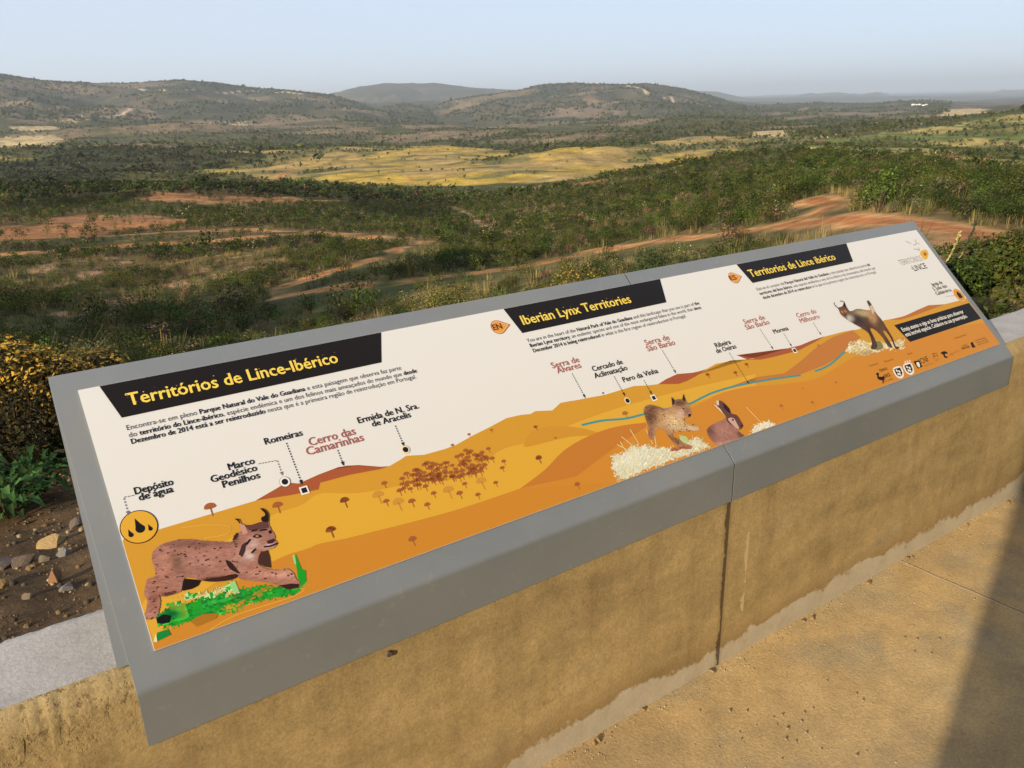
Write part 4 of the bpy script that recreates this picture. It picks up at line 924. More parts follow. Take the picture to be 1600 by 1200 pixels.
    while k < 120:
        c = P.min(0)+R_.random(2)*(P.max(0)-P.min(0))
        if c[0] > 900 and c[1] < 500: continue
        if not in_poly(np.array([c[0]]), np.array([c[1]]), P)[0]: continue
        r_ = R_.uniform(2,6.5); A.px([(c[0]+r_*math.cos(t_)*R_.uniform(.8,1.5), c[1]+r_*math.sin(t_)*.9) for t_ in np.linspace(0,2*math.pi,7,endpoint=False)], ink(58,26,22), 17, **o6); k += 1
    A.build('running_lynx_picture', SHEET_O)
    # pale grass below the cub
    A = Art(); wg = [ink(226,214,186),ink(206,196,150),ink(232,222,200),ink(190,186,140),ink(214,196,150)]
    pg = [(75,710),(120,690),(180,690),(230,635),(330,620),(400,640),(520,640),(620,655),(720,590),(800,560),(850,590),(890,640),(800,665),(560,750),(350,840),(140,915),(80,800)]
    A.paint(pg, None, [(250,720,120,50,-20,ink(236,228,208),.5)], 5.5, **o7, fuzz=34, palette=[ink(190,180,130),ink(214,200,160),ink(228,216,186),ink(206,200,156),ink(236,226,204),ink(222,196,140)], grain=(-62,.22,40,7), seed=14)
    A.strokes(pg, 120, .036, .0024, 55*deg, [ink(236,210,150),ink(240,222,180),ink(190,180,120)], 6.3, 20, **o7, jit=.5, loose=True)
    for q in ([(305,610),(232,490)],[(250,620),(160,550)],[(210,660),(122,615)],[(200,680),(150,590)],[(420,610),(365,490)],[(450,620),(430,520)],[(640,540),(720,590)]): A.line([z7(*k) for k in q], .002, ink(236,205,140), 7)
    A.px([(640,535),(700,550),(730,590),(690,610),(650,580)], ink(190,200,130), 7, **o7)
    A.build('painted_grass', SHEET_O); A = Art()
    pg2 = [(1240,520),(1260,450),(1330,430),(1400,415),(1450,455),(1330,495),(1190,545)]
    A.paint(pg2, None, [], 5.5, **o7, fuzz=30, palette=[ink(214,190,140),ink(228,212,176),ink(236,224,200),ink(222,190,130)], grain=(-62,.22,34,6), seed=15); A.line([z7(1340,450),z7(1200,305)], .002, ink(236,205,140), 7)
    A.build('painted_grass', SHEET_O)
    A = Art(); c0, c1, c2, c3 = ink(120,76,50), ink(86,52,36), ink(212,168,110), ink(226,192,140)
    cub = [(575,220),(602,242),(640,236),(664,240),(676,195),(692,240),(722,292),(740,342),(730,382),(682,397),(692,432),(770,450),(815,476),(790,500),(720,505),(640,512),(592,516),(592,552),(640,572),(682,602),(742,626),(735,652),(640,642),(598,602),(558,560),(530,512),(490,482),(442,500),(430,562),(398,572),(380,520),(385,470),(360,400),(345,340),(358,296),(400,284),(450,294),(520,318),(560,310),(582,290)]
    A.px(cub, ink(176,126,80), 8, smooth=True, **o7)
    A.paint([tuple(p_) for p_ in catmull(cub, 4)], ink(186,136,92), [(395,375,65,110,8,ink(92,56,38),.9),(470,308,80,22,5,ink(112,74,50),.7),(600,430,95,62,20,ink(224,188,134),.85),(745,480,75,20,10,ink(226,186,134),.75),(400,525,30,60,0,ink(130,80,60),.7),(600,575,75,40,35,ink(106,62,40),.75),(700,632,50,18,0,ink(198,122,82),.7),(645,268,60,36,0,ink(80,50,38),.85),(700,335,36,36,0,ink(112,76,62),.6),(650,360,28,34,20,ink(216,172,152),.8)], 9, **o7, grain=(25,.35,18,6), seed=12)
    A.px([(575,222),(602,245),(600,280),(582,290)], ink(60,38,30), 12, **o7); A.px([(664,240),(676,195),(692,240),(690,262)], ink(60,38,30), 12, **o7)
    A.px([(715,365),(738,360),(732,385),(715,385)], K, 13, **o7); A.px([(665,310),(685,315),(675,325)], K, 13, **o7)
    A.strokes([(540,650),(640,620),(745,625),(735,655),(640,665),(560,690)], 20, .024, .007, 15*deg, [ink(176,100,60),ink(196,120,80),ink(150,80,60)], 12, 26, **o7)
    R_ = np.random.default_rng(14); P = np.array(cub); k = 0
    while k < 60:
        c = P.min(0)+R_.random(2)*(P.max(0)-P.min(0))
        if (c[0] > 560 and c[1] < 400) or not in_poly(np.array([c[0]]), np.array([c[1]]), P)[0]: continue
        r_ = R_.uniform(2.5,5.5); A.px([(c[0]+r_*math.cos(t_), c[1]+r_*math.sin(t_)) for t_ in np.linspace(0,2*math.pi,6,endpoint=False)], ink(52,28,22), 13, **o7); k += 1
    A.build('leaping_cub_picture', SHEET_O)
    A = Art()                                 # rabbit
    rb = [(870,490),(920,448),(1000,412),(1040,395),(1100,470),(1150,520),(1184,550),(1100,582),(1020,614),(985,630),(930,600),(885,545)]
    A.px(rb, ink(160,106,88), 8, smooth=True, **o7); A.paint([tuple(p_) for p_ in catmull(rb, 4)], ink(162,108,90), [(905,505,36,60,-20,ink(100,62,48),.8),(1010,500,80,60,0,ink(180,126,108),.55),(1160,525,34,40,0,ink(90,54,44),.8),(1000,605,90,16,-12,ink(200,146,124),.6)], 9, **o7, grain=(50,.28,24,9), seed=16)
    A.px([(925,282),(965,290),(972,250),(1008,265),(1056,315),(1072,356),(1120,372),(1152,420),(1172,462),(1142,492),(1100,470),(1040,425),(1028,380),(980,322),(945,298)], ink(104,64,52), 11, smooth=True, **o7)
    A.px([(1046,405),(1090,395),(1120,440),(1140,488),(1100,468)], ink(206,160,140), 12, smooth=True, **o7)
    A.px([(948,255),(968,248),(972,290),(955,285)], ink(222,196,180), 12, **o7); A.px([(925,282),(948,290),(985,325),(1020,378),(990,345)], ink(226,200,180), 12, **o7)
    A.px([(1005,268),(1056,315),(1070,352),(1048,350),(1010,310)], ink(52,28,24), 12, **o7)
    c = pab(*z7(1086,411)); A.disc(c, .0032, K, 14, 10); A.px([(1148,455),(1170,452),(1164,472)], K, 13, **o7)
    A.build('rabbit_picture', SHEET_O)
    A = Art()                                 # pale grass and standing lynx on the right
    pg = [(245,545),(290,480),(340,465),(420,475),(480,470),(560,480),(620,470),(700,450),(715,510),(640,530),(540,540),(470,560),(390,590),(320,560)]
    A.paint(pg, None, [(420,560,80,20,0,ink(150,130,80),.6)], 5.5, **o8, fuzz=26, palette=[ink(196,168,110),ink(216,186,128),ink(230,210,160),ink(206,182,130),ink(236,222,186)], grain=(-20,.25,26,10), seed=17, holes=.30)
    A.px([(480,480),(520,470),(545,520),(510,535),(480,525)], ink(130,120,70), 7, smooth=True, **o8)
    A.build('painted_grass', SHEET_O)
    A = Art(); d0, d1, d2 = ink(62,42,30), ink(92,58,36), ink(150,90,48)
    lx = [(160,180),(185,206),(225,197),(240,166),(264,214),(290,236),(345,218),(425,228),(444,222),(418,162),(434,156),(468,214),(492,256),(530,300),(562,350),(592,400),(620,450),(640,506),(672,516),(640,528),(602,444),(562,392),(542,392),(572,440),(604,490),(614,518),(584,512),(540,442),(482,382),(442,372),(472,440),(498,502),(482,532),(448,526),(456,482),(432,412),(382,372),(312,332),(262,300),(215,262),(192,216)]
    A.px(lx, d1, 8, smooth=True, **o8)
    A.paint([tuple(p_) for p_ in catmull(lx, 4)], ink(88,58,38), [(385,250,75,30,5,ink(202,170,118),.85),(340,300,60,46,20,ink(46,32,26),.75),(462,275,34,60,-20,ink(200,146,94),.85),(540,370,40,80,-25,ink(112,70,40),.65),(605,450,18,60,-20,ink(54,36,28),.7),(440,440,30,80,-12,ink(48,34,28),.75),(235,240,45,40,0,ink(134,84,50),.7),(285,290,32,26,30,ink(210,194,174),.7),(520,450,22,60,-25,ink(120,80,50),.5)], 9, **o8, grain=(50,.4,22,6), seed=18)
    A.px([(418,162),(434,156),(450,190),(436,196)], ink(84,56,44), 13, **o8); A.px([(436,196),(450,190),(478,235),(462,260)], ink(214,180,140), 13, **o8)
    A.line([z8(162,184),z8(158,168)], .003, K, 14); A.line([z8(242,168),z8(226,158),z8(205,157)], .003, K, 14); A.px([(228,196),(240,166),(252,205)], K, 13, **o8); A.px([(160,180),(188,206),(195,214),(172,200)], K, 13, **o8)
    for q in ((222,242),(248,238)): c = pab(*z8(*q)); A.disc(c, .0035, ink(226,180,80), 15, 8); A.disc(c, .0018, K, 16, 6)
    A.px([(238,262),(258,258),(252,274)], K, 15, **o8)
    A.build('standing_lynx_picture', SHEET_O)
build_animals()

# ------------------------------------------------------------------ plants
def leaf_cloud(n, lobes, size, cols, seed, elong=1.6, up=0.35, shell=0.55):
    """n small leaf faces spread through a few lobes; returns verts, quads, colours"""
    R_ = np.random.default_rng(seed); L = np.array([(l[0],l[1],l[2]) for l in lobes]); S = np.array([l[3] for l in lobes])
    k = R_.choice(len(lobes), n, p=(S**2)/np.sum(S**2))
    d = R_.normal(size=(n,3)); d /= np.linalg.norm(d, axis=1)[:,None]; d[:,2] = np.where(d[:,2] < -0.5, -d[:,2], d[:,2])
    rad = S[k]*(shell+(1-shell)*R_.random(n)**0.6)*R_.uniform(.85,1.12,n)
    c = L[k]+d*rad[:,None]; c[:,2] = np.maximum(c[:,2], 0.01)
    nn = d+R_.normal(size=(n,3))*0.6; nn[:,2] += up; nn /= np.linalg.norm(nn, axis=1)[:,None]
    a = np.cross(nn, R_.normal(size=(n,3))); a /= np.linalg.norm(a, axis=1)[:,None]; b = np.cross(nn, a)
    s = size*R_.uniform(.6,1.4,n)[:,None]
    V = np.stack([c-a*s*elong*0.6, c+b*s*0.5, c+a*s*elong*0.6, c-b*s*0.5], 1).reshape(-1,3)
    F = np.arange(n*4).reshape(-1,4)
    cols = np.array(cols); ci = R_.integers(len(cols), size=n); C = cols[ci]*R_.uniform(.7,1.35,(n,1))
    return V, F, np.repeat(C, 4, axis=0)
def join(parts):
    V, F, C, o = [], [], [], 0
    for v, f, c in parts: V.append(v); F.append(f+o); C.append(c); o += len(v)
    return np.vstack(V), np.vstack(F), np.vstack(C)
def stems(n, h, spread, col, seed, w=0.012):
    R_ = np.random.default_rng(seed); V, F = [], []
    for i in range(n):
        a = R_.uniform(0, 2*math.pi); q = np.array([math.cos(a), math.sin(a), 0])*spread*R_.uniform(.2,1); t = np.array([-math.sin(a), math.cos(a), 0])
        p0, p1, p2 = np.array([0,0,-0.05]), q*0.45+[0,0,h*.5], q+[0,0,h*R_.uniform(.8,1)]
        b = len(V); V += [p0-t*w, p0+t*w, p1+t*w*.7, p1-t*w*.7, p2+t*w*.3, p2-t*w*.3]; F += [[b,b+1,b+2,b+3],[b+3,b+2,b+4,b+5]]
    return np.array(V), np.array(F), np.tile(np.array(col), (len(V),1))
G_DARK = [(.017,.030,.005),(.025,.040,.006),(.033,.046,.007),(.016,.026,.005)]
G_OLIVE = [(.048,.056,.009),(.066,.070,.012),(.038,.048,.008),(.080,.074,.015)]
G_MID = [(.034,.062,.008),(.048,.078,.010),(.064,.095,.014)]
G_GREY = [(.10,.085,.04),(.13,.105,.05),(.08,.075,.03)]
G_BROWN = [(.12,.075,.045),(.15,.09,.05),(.085,.062,.035)]
G_YEL = [(.42,.27,.03),(.34,.20,.022),(.20,.15,.03),(.10,.085,.025)]
G_BLOOM = [(.055,.070,.020),(.075,.085,.026),(.065,.075,.022),(.06,.07,.02),(.26,.23,.14)]
SPECIES = {'dark': (G_DARK,1.0), 'olive': (G_OLIVE,0.95), 'mid': (G_MID,0.9), 'grey': (G_GREY,0.7), 'brown': (G_BROWN,0.75), 'bloom': (G_BLOOM,0.9)}
def rand_lobes(seed, n, w, h):
    R_ = np.random.default_rng(seed); out = []
    for i in range(n):
        a = R_.uniform(0, 2*math.pi); q = R_.uniform(0, .6)*w; s = R_.uniform(.30,.48)*min(w*1.3, h)
        out.append((q*math.cos(a), q*math.sin(a), R_.uniform(.30,.72)*h, s))
    return out
def shrub_arrays(kind, seed, n, leaf, w=0.6, h=1.0, nl=6):
    cols, hh = SPECIES[kind]
    return join([leaf_cloud(n, rand_lobes(seed, nl, w, h*hh), leaf, cols, seed), stems(8, h*.6, w*.6, (.075,.055,.035), seed)])

# scrub that nobody could count: everything beyond the nearest shrubs, one sheet of ground cover
def scatter(rmin, rmax, count, seed, az0=-3, az1=74):
    R_ = np.random.default_rng(seed)
    r = np.sqrt(R_.uniform(rmin**2, rmax**2, count)); a = np.radians(R_.uniform(az0, az1, count))
    return r*np.sin(a), r*np.cos(a), r, R_
def keep_by_cover(x, y, R_, power=1.0, tall=1.0):
    _, d = landcover(x, y); r = np.hypot(x, y)
    for k, f in ((1.5,.06),(3.0,.08),(5.0,.12),(7.5,.2),(10.5,.3),(14,.5)):   # plants thin out towards tracks and clearings
        q = 1+k*tall/r; L = np.min([seg_dist(x*q, y*q, t_)/w for t_, w in (TRACKS+STRIPS if k < 2 else TRACKS if k < 6 else TRACKS[:3])], axis=0); d = np.where(L < 1.15, d*f, d)
    return R_.random(len(x)) < d**power
MIXES = (['dark','olive','mid','grey','brown','bloom'], [.32,.32,.18,.06,.08,.04])
def merge_scatter(name, protos, x, y, R_, smin, smax, extra=None):
    z = height(x, y)+EYE; V, F, C, o = [], [], [], 0
    n3 = fbm(x/30, y/30, 3, 61)
    kind = R_.choice(len(protos), len(x)); yaw = R_.uniform(0, 2*math.pi, len(x)); s = R_.uniform(smin, smax, len(x))
    if extra is not None: s = s*extra
    s = s*np.where(R_.random(len(x)) > .95, R_.uniform(1.3,1.9,len(x)), 1)
    tint = R_.uniform(.65,1.3,len(x))*(0.8+0.4*n3)*np.where(in_shade_scrub(x, y), .6, 1.0)   # scrub tinted darker to stand for the shade on these slopes
    for k, (pv, pf, pc) in enumerate(protos):
        i = np.where(kind == k)[0]
        if len(i) == 0: continue
        c, sn = np.cos(yaw[i]), np.sin(yaw[i]); sx = s[i]; sz = s[i]*R_.uniform(.75,1.15,len(i))
        vx = (pv[None,:,0]*c[:,None]-pv[None,:,1]*sn[:,None])*sx[:,None]+x[i][:,None]
        vy = (pv[None,:,0]*sn[:,None]+pv[None,:,1]*c[:,None])*sx[:,None]+y[i][:,None]
        vz = pv[None,:,2]*sz[:,None]+(z[i]-0.06*s[i])[:,None]
        V.append(np.stack([vx,vy,vz],-1).reshape(-1,3)); F.append((pf[None]+np.arange(len(i))[:,None,None]*len(pv)).reshape(-1,4)+o)
        C.append((pc[None]*tint[i][:,None,None]).reshape(-1,3)); o += len(i)*len(pv)
    me = np_mesh(name, np.vstack(V), np.vstack(F), np.clip(np.vstack(C), 0, .8))
    return link(name, me, M_SCRUB)
NEAR_R = 58.0
def build_scrub():
    def protos(n, leaf, reps, w=.62, nl=5):
        ks = []
        for k, p in zip(*MIXES):
            for q in range(max(1, int(round(p*reps)))): ks.append(shrub_arrays(k, sum(map(ord,k))+q*13, n, leaf, w, 1.0, nl))
        return ks
    x, y, r, R_ = scatter(14, 62, 4200, 107); k = keep_by_cover(x, y, R_, 1.0); x, y, r = x[k], y[k], r[k]
    tag(merge_scatter('scrub', protos(260, .040, 12, .62, 7), x, y, R_, .45, 1.0, (0.55+0.9*fbm(x/9, y/9, 3, 62))*np.clip(.30+r/42, 0, 1)*(1+.15*sstep(43,53,np.degrees(np.arctan2(x,y)))*sstep(26,34,r))), kind='stuff')
    x, y, r, R_ = scatter(62, 150, 17000, 101); k = keep_by_cover(x, y, R_, 1.0); x, y, r = x[k], y[k], r[k]
    tag(merge_scatter('hillside_shrubs', protos(80, .075, 12), x, y, R_, .45, 1.0, (0.55+0.9*fbm(x/9, y/9, 3, 62))*np.clip(.30+r/42, 0, 1)*(1+.1*sstep(43,53,np.degrees(np.arctan2(x,y))))), kind='stuff')
    x, y, r, R_ = scatter(150, 420, 30000, 102); k = keep_by_cover(x, y, R_, 1.5); x, y, r = x[k], y[k], r[k]
    tag(merge_scatter('distant_scrub', protos(26, .19, 10, .65, 4), x, y, R_, .7, 1.7), kind='stuff')
    x, y, r, R_ = scatter(420, 1700, 42000, 103); k = keep_by_cover(x, y, R_, 1.6); x, y, r = x[k], y[k], r[k]
    k = fbm(x/120, y/120, 4, 71) > 0.41; x, y, r = x[k], y[k], r[k]
    tag(merge_scatter('far_scrub', protos(12, .36, 8, .7, 3), x, y, R_, 1.3, 3.2), kind='stuff')
    x, y, r, R_ = scatter(420, 950, 46000, 108); k = keep_by_cover(x, y, R_, 1.1); x, y, r = x[k], y[k], r[k]
    tag(merge_scatter('low_scrub', protos(9, .30, 7, .7, 3), x, y, R_, .8, 2.0), kind='stuff')
    x, y, r, R_ = scatter(1700, 4300, 60000, 106, -3, 62); k = fbm(x/260, y/260, 5, 72)*.6+fbm(x/70, y/70, 3, 73)*.4 > 0.45; x, y = x[k], y[k]
    k = np.min([seg_dist(x, y, t_) for t_, w in HILLTRACKS], axis=0) > 14; x, y = x[k], y[k]
    hp = [shrub_arrays(k_, 500+i_, 8, .46, .8, 1.0, 2) for i_, k_ in enumerate(('dark','olive','dark','mid','olive','brown'))]
    tag(merge_scatter('hillside_scrub', hp, x, y, R_, 2.2, 5.5), kind='stuff')
    # dry grass tufts on the bare and stony ground
    def tuft(seed, col, n=26):
        R2 = np.random.default_rng(seed); V, F = [], []
        for i in range(n):
            a = R2.uniform(0, 2*math.pi); q = np.array([math.cos(a), math.sin(a), 0])*R2.uniform(.02,.16); t = np.array([-math.sin(a), math.cos(a), 0])*0.009
            p1 = q*2.4*R2.uniform(.5,1.2)+[0,0,R2.uniform(.2,.5)]; b = len(V); V += [q-t, q+t, p1+t*.2, p1-t*.2]; F.append([b,b+1,b+2,b+3])
        return np.array(V), np.array(F), np.tile(col, (len(V),1))*R2.uniform(.6,1.3,(len(V),1))
    pr = [tuft(1, np.array([.20,.145,.055])), tuft(2, np.array([.13,.12,.04])), tuft(3, np.array([.08,.10,.03])), tuft(4, np.array([.26,.19,.08])), tuft(5, np.array([.10,.11,.035]))]
    x, y, r, R_ = scatter(14, 75, 22000, 104); _, d = landcover(x, y); k = R_.random(len(x)) > np.maximum(d*0.75, .55*(np.degrees(np.arctan2(x, y)) < 24)); x, y = x[k], y[k]
    k = np.ones(len(x), bool)
    for e_ in (0, 1.2, 2.5):
        q = 1+e_/np.hypot(x, y); k &= np.min([seg_dist(x*q, y*q, t_)/w for t_, w in TRACKS], axis=0) > 1.0
    x, y = x[k], y[k]
    tag(merge_scatter('dry_grass', pr, x, y, R_, .5, 1.2), kind='stuff')
build_scrub()

# shrubs one can tell apart: single objects sharing a few meshes
def build_shrubs():
    protos = {}
    for k in SPECIES:
        protos[k] = []
        for q in range(3):
            v, f, c = shrub_arrays(k, 300+sum(map(ord,k))+q*7, 2200, .021, .62, 1.0, 10); me = np_mesh(k+'_shrub', v, f, c); me.materials.append(M_LEAF); protos[k].append(me)
    x, y, r, R_ = scatter(9, NEAR_R, 1700, 105, 0, 70); k = keep_by_cover(x, y, R_, 1.0) & ~((np.degrees(np.arctan2(x, y)) > 53) & (r < 17)); x, y, r = x[k], y[k], r[k]
    o_ = np.argsort(r)[:290]; x, y, r = x[o_], y[o_], r[o_]; z = height(x, y)+EYE
    txt = {'dark':'dark green rounded shrub','olive':'olive green bushy shrub','mid':'fresh green leafy shrub','grey':'pale grey brown withered shrub','brown':'reddish brown dry shrub','bloom':'green shrub dotted with cream blossoms'}
    mainL, sideL = TRACKS[0][0], TRACKS[1][0]
    tr = np.array(mainL)
    for i in range(len(x)):
        kind = R_.choice(MIXES[0], p=MIXES[1]); az = math.degrees(math.atan2(x[i], y[i]))
        tr_az = np.degrees(np.arctan2(tr[:,0], tr[:,1])); tr_r = np.hypot(tr[:,0], tr[:,1]); rr = np.interp(az, tr_az[np.argsort(tr_az)], tr_r[np.argsort(tr_az)])
        if az < 22: zone = 'on the dark slope down to the left'
        elif r[i] < rr: zone = 'on the slope before the red track' if az < 52 else 'right of the panel before the red track'
        else: zone = 'on the rise behind the red track' if az < 52 else 'on the right hand spur past the track junction'
        s = R_.uniform(.4,.85)*(.55+.9*float(fbm(np.array([x[i]/9]), np.array([y[i]/9]), 3, 62)[0]))*min(1, .22+r[i]/40)*(1+.15*float(sstep(43,53,math.degrees(math.atan2(x[i],y[i])))*sstep(26,34,r[i]))); me = protos[kind][R_.integers(3)]
        o = bpy.data.objects.new('shrub', me); COL.objects.link(o); o.location = (x[i], y[i], z[i]-0.05*s); o.rotation_euler = (0,0,R_.uniform(0,6.28)); o.scale = (s*1.15, s*1.15, s*R_.uniform(.8,1.05))
        tag(o, txt[kind]+' '+zone, 'shrub', txt[kind]+'s '+zone)
build_shrubs()

def plant_at(px, py, dist=None, rmin=2.2):
    if dist is None: q = ground_at(px, py, rmin)
    else:
        d = ray(px, py); h = math.hypot(d[0], d[1]); q = np.array([d[0]/h*dist, d[1]/h*dist])
    return np.array([q[0], q[1], float(height(q[0], q[1]))+EYE])
def plant(name, label, cat, loc, stem, leaf, flower=None, group=None):
    o = empty(name, loc); tag(o, label, cat, group)
    for nm, arr, mt in (('stems', stem, M_LEAF), ('foliage', leaf, M_LEAF), ('blossom', flower, M_LEAF)):
        if arr is None: continue
        me = np_mesh(nm, arr[0], arr[1], np.clip(arr[2],0,.8)); ob = bpy.data.objects.new(nm, me); COL.objects.link(ob); me.materials.append(mt); ob.parent = o
    return o
def flower_tips(n, lobes, size, cols, seed):
    V, F, C = leaf_cloud(n, [(l[0],l[1],l[2]+l[3]*.12,l[3]*1.06) for l in lobes], size, cols, seed, elong=1.5, up=0.9, shell=.8)
    return V, F, C
def build_special():
    # golden flowering bush at the left end
    base = plant_at(45, 760, 3.05); lb = [(a_, b_, c_*.66, d_*.82) for a_, b_, c_, d_ in [(0,0,.26,.2),(.14,.08,.40,.16),(-.14,.05,.34,.17),(.04,.16,.34,.2),(-.28,.0,.22,.17),(.22,-.02,.26,.16),(-.05,-.1,.18,.18),(.05,.1,.52,.13),(.3,.16,.36,.14),(-.42,.06,.2,.14)]]
    plant('flowering_bush', 'golden yellow flowering bush standing at the left end of the panel', 'bush', base, stems(60,.46,.42,(.11,.08,.045),31,.0028), leaf_cloud(7000, lb, .0085, [(.055,.045,.013),(.035,.033,.010),(.085,.06,.016),(.026,.028,.009)], 32, 2.2),
          flower_tips(3400, [l for l in lb if l[2] > .21], .0085, [(.44,.26,.03),(.50,.32,.05),(.34,.19,.02),(.24,.14,.02)], 33))
    lb = [(0,0,.12,.1),(.16,.06,.13,.1),(.32,.1,.14,.1),(-.15,.06,.12,.09)]
    plant('flowering_bush', 'low brown bush showing a few yellow tips above the panel edge beside the golden bush', 'bush', plant_at(190,640,3.9), stems(8,.3,.3,(.09,.06,.035),34,.006), leaf_cloud(2400, lb, .010, [(.09,.065,.025),(.12,.085,.03),(.05,.05,.02)], 35, 2.0), flower_tips(260, lb, .009, [(.42,.26,.05),(.36,.22,.08)], 36))
    # broad leafed weed at bottom left
    for px, py, di, s, lab in ((8,800,2.55,.45,'bright green broad leafed weed at the left picture edge above the stones'),(60,800,2.7,.42,'dark green leafy weed behind the tan boulder')):
        R_ = np.random.default_rng(int(px)+40); V, F, C = [], [], []
        for i in range(80):
            a = R_.uniform(0, 6.28); l = R_.uniform(.09,.19)*s; q = np.array([math.cos(a), math.sin(a), 0]); t = np.array([-math.sin(a), math.cos(a), 0]); st = q*R_.uniform(0,.10)+[0,0,R_.uniform(.03,.22)*s]
            m1 = st+q*l*.5+[0,0,l*.35]; e = st+q*l+[0,0,l*R_.uniform(-.1,.3)]; w = l*.2; b = len(V)
            V += [st, m1-t*w+[0,0,.006], m1, m1+t*w+[0,0,.006], e]; F += [[b,b+1,b+2,b+2],[b,b+2,b+3,b+3],[b+1,b+4,b+2,b+2],[b+2,b+4,b+3,b+3]]
            c = np.array([(.04,.10,.02),(.025,.07,.014),(.07,.16,.035)][R_.integers(3)])*R_.uniform(.7,1.3); C += [c]*5
        F3 = [f[:3] for f in F]; o = empty('leafy_weed', plant_at(px, py, di)); tag(o, lab, 'plant')
        me = np_mesh('foliage', np.array(V), np.array(F3), np.array(C)); ob = bpy.data.objects.new('foliage', me); COL.objects.link(ob); me.materials.append(M_LEAF); ob.parent = o
        sv, sf, sc_ = stems(14,.18*s,.1,(.07,.09,.03),int(px)+3,.003); me = np_mesh('stems', sv, sf, sc_); ob = bpy.data.objects.new('stems', me); COL.objects.link(ob); me.materials.append(M_LEAF); ob.parent = o
    # ground cover between them
    lb = [(i*.22-.9, R_.uniform(-.15,.2), .04, .13) for i in range(9)]
    b = plant_at(20, 730, 3.2); arr = leaf_cloud(6000, lb, .014, G_MID+G_DARK, 45, 1.5)
    o = link('ground_cover', np_mesh('ground_cover', arr[0]+b, arr[1], arr[2]), M_LEAF); tag(o, kind='stuff')
    # yellow and pale bushes peeping over the top edge of the panel
    for px, py, di, w, h, cols, fl, lab in (
        (905,438,9.5,.55,.8,[(.12,.10,.025),(.16,.12,.03),(.08,.075,.02)],[(.50,.34,.04),(.40,.26,.03)],'yellow flowering bush above the panel edge left of the seam'),
        (845,448,9.0,.45,.55,[(.15,.13,.04),(.10,.10,.03)],[(.46,.34,.08)],'pale yellow low bush left of the yellow flowering bush'),
        (958,432,8.5,.28,.45,[(.16,.19,.07),(.12,.15,.05)],[(.38,.36,.12)],'pale lime green bush right at the panel seam'),
        (690,470,14,.8,1.25,[(.075,.08,.02),(.10,.09,.022),(.05,.06,.016)],[(.22,.18,.03)],'tall olive broom bush above the middle of the panel'),
        (600,500,9,.6,.5,[(.11,.10,.05),(.14,.12,.06)],[(.45,.36,.18)],'straw coloured low bush above the first banner end'),
        (1010,436,13,.9,.8,[(.045,.065,.018),(.035,.05,.015)],None,'dark green bush above the English banner'),
        (1100,412,12,.8,.7,[(.05,.07,.02),(.04,.05,.014)],None,'dark green bush above the panel between the English and Spanish banners'),
        (905,300,120,2.6,3.6,[(.10,.10,.03),(.075,.085,.025)],None,'round olive tree like bush at the foot of the yellow meadow')):
        base = plant_at(px, py, di); lb = rand_lobes(int(px), 9, w, h); n = 3200 if di < 50 else 700; lf = .018*max(1, di/9)**.5
        plant('bush', lab, 'bush', base, stems(10,h*.7,w*.5,(.08,.06,.035),int(px)+1,.01), leaf_cloud(n, lb, lf, cols, int(px)+2), flower_tips(n//3, lb, lf*.8, fl, int(px)+3) if fl else None)
    # dark bushes to the right of the panel
    for px, py, di, w, h, cols, lab in (
        (1492,482,0,46,74,G_DARK+G_MID,'dark green dense bush close beside the right end of the panel'),
        (1545,462,0,40,66,G_MID+G_OLIVE,'green bush rising behind the dark bush at the right end'),
        (1605,440,0,50,80,G_OLIVE,'olive bush at the right picture edge above the blue shaded wall'),
        (1580,478,0,40,24,G_GREY+G_OLIVE,'low grey green bush right behind the wall at the right edge')):
        base = plant_at(px, py); di = math.hypot(base[0], base[1]); w, h = w*di/1262, h*di/1262; lb = rand_lobes(int(px)+7, 9, w, h)
        plant('bush', lab, 'bush', base, stems(10,h*.7,w*.5,(.08,.06,.035),int(px)+1,.008), leaf_cloud(3600, lb, .0026*di, cols, int(px)+2))
    # low herbs behind the wall to the right of the panel
    R3 = np.random.default_rng(77); lb = []
    for i in range(90):
        x_ = R3.uniform(2.2, 9.5); y_ = 1.52+R3.random()**1.3*3.2; lb.append((x_, y_, float(height(x_, y_))+EYE+.0, R3.uniform(.07,.17)))
    arr = leaf_cloud(15000, lb, .016, G_DARK+G_MID+G_OLIVE+[(.14,.10,.05)], 78, 1.8, up=.6)
    zz = height(arr[0][:,0], arr[0][:,1])+EYE; arr[0][:,2] = zz+np.abs(R3.normal(size=len(zz)//4)*.05).repeat(4)+(arr[0][:,2]-arr[0][:,2].reshape(-1,4).mean(1).repeat(4))
    o = link('low_herbs', np_mesh('low_herbs', *arr), M_LEAF); tag(o, kind='stuff')
    # tall pale yellow grass stalks
    for px, py, di, h, lab in ((1490,418,0,66,'tall pale yellow grass stalk leaning right behind the end of the panel'),(1476,414,0,42,'shorter pale yellow grass stalk left of the tall one')):
        base = plant_at(px, py); di = math.hypot(base[0], base[1]); h = h*di/1262; R_ = np.random.default_rng(int(px)); V, F, C = [], [], []
        p0 = np.zeros(3); right = np.array([RC[0,0], RC[1,0], 0]); top = right*h*.32+np.array([0,0,h])
        def blade(a, b_, w, col):
            d = b_-a; t = np.cross(d, [RC[0,2],RC[1,2],0]); t = t/np.linalg.norm(t)*w; k = len(V); V.extend([a-t, a+t, b_+t*.5, b_-t*.5]); F.append([k,k+1,k+2,k+3]); C.extend([col]*4)
        n_ = 8; P_ = [p0+(top-p0)*(i/n_)+right*0.05*math.sin(i/n_*3)*h for i in range(n_+1)]
        for a, b_ in zip(P_[:-1], P_[1:]): blade(a, b_, .0011*di, np.array([.46,.41,.17]))
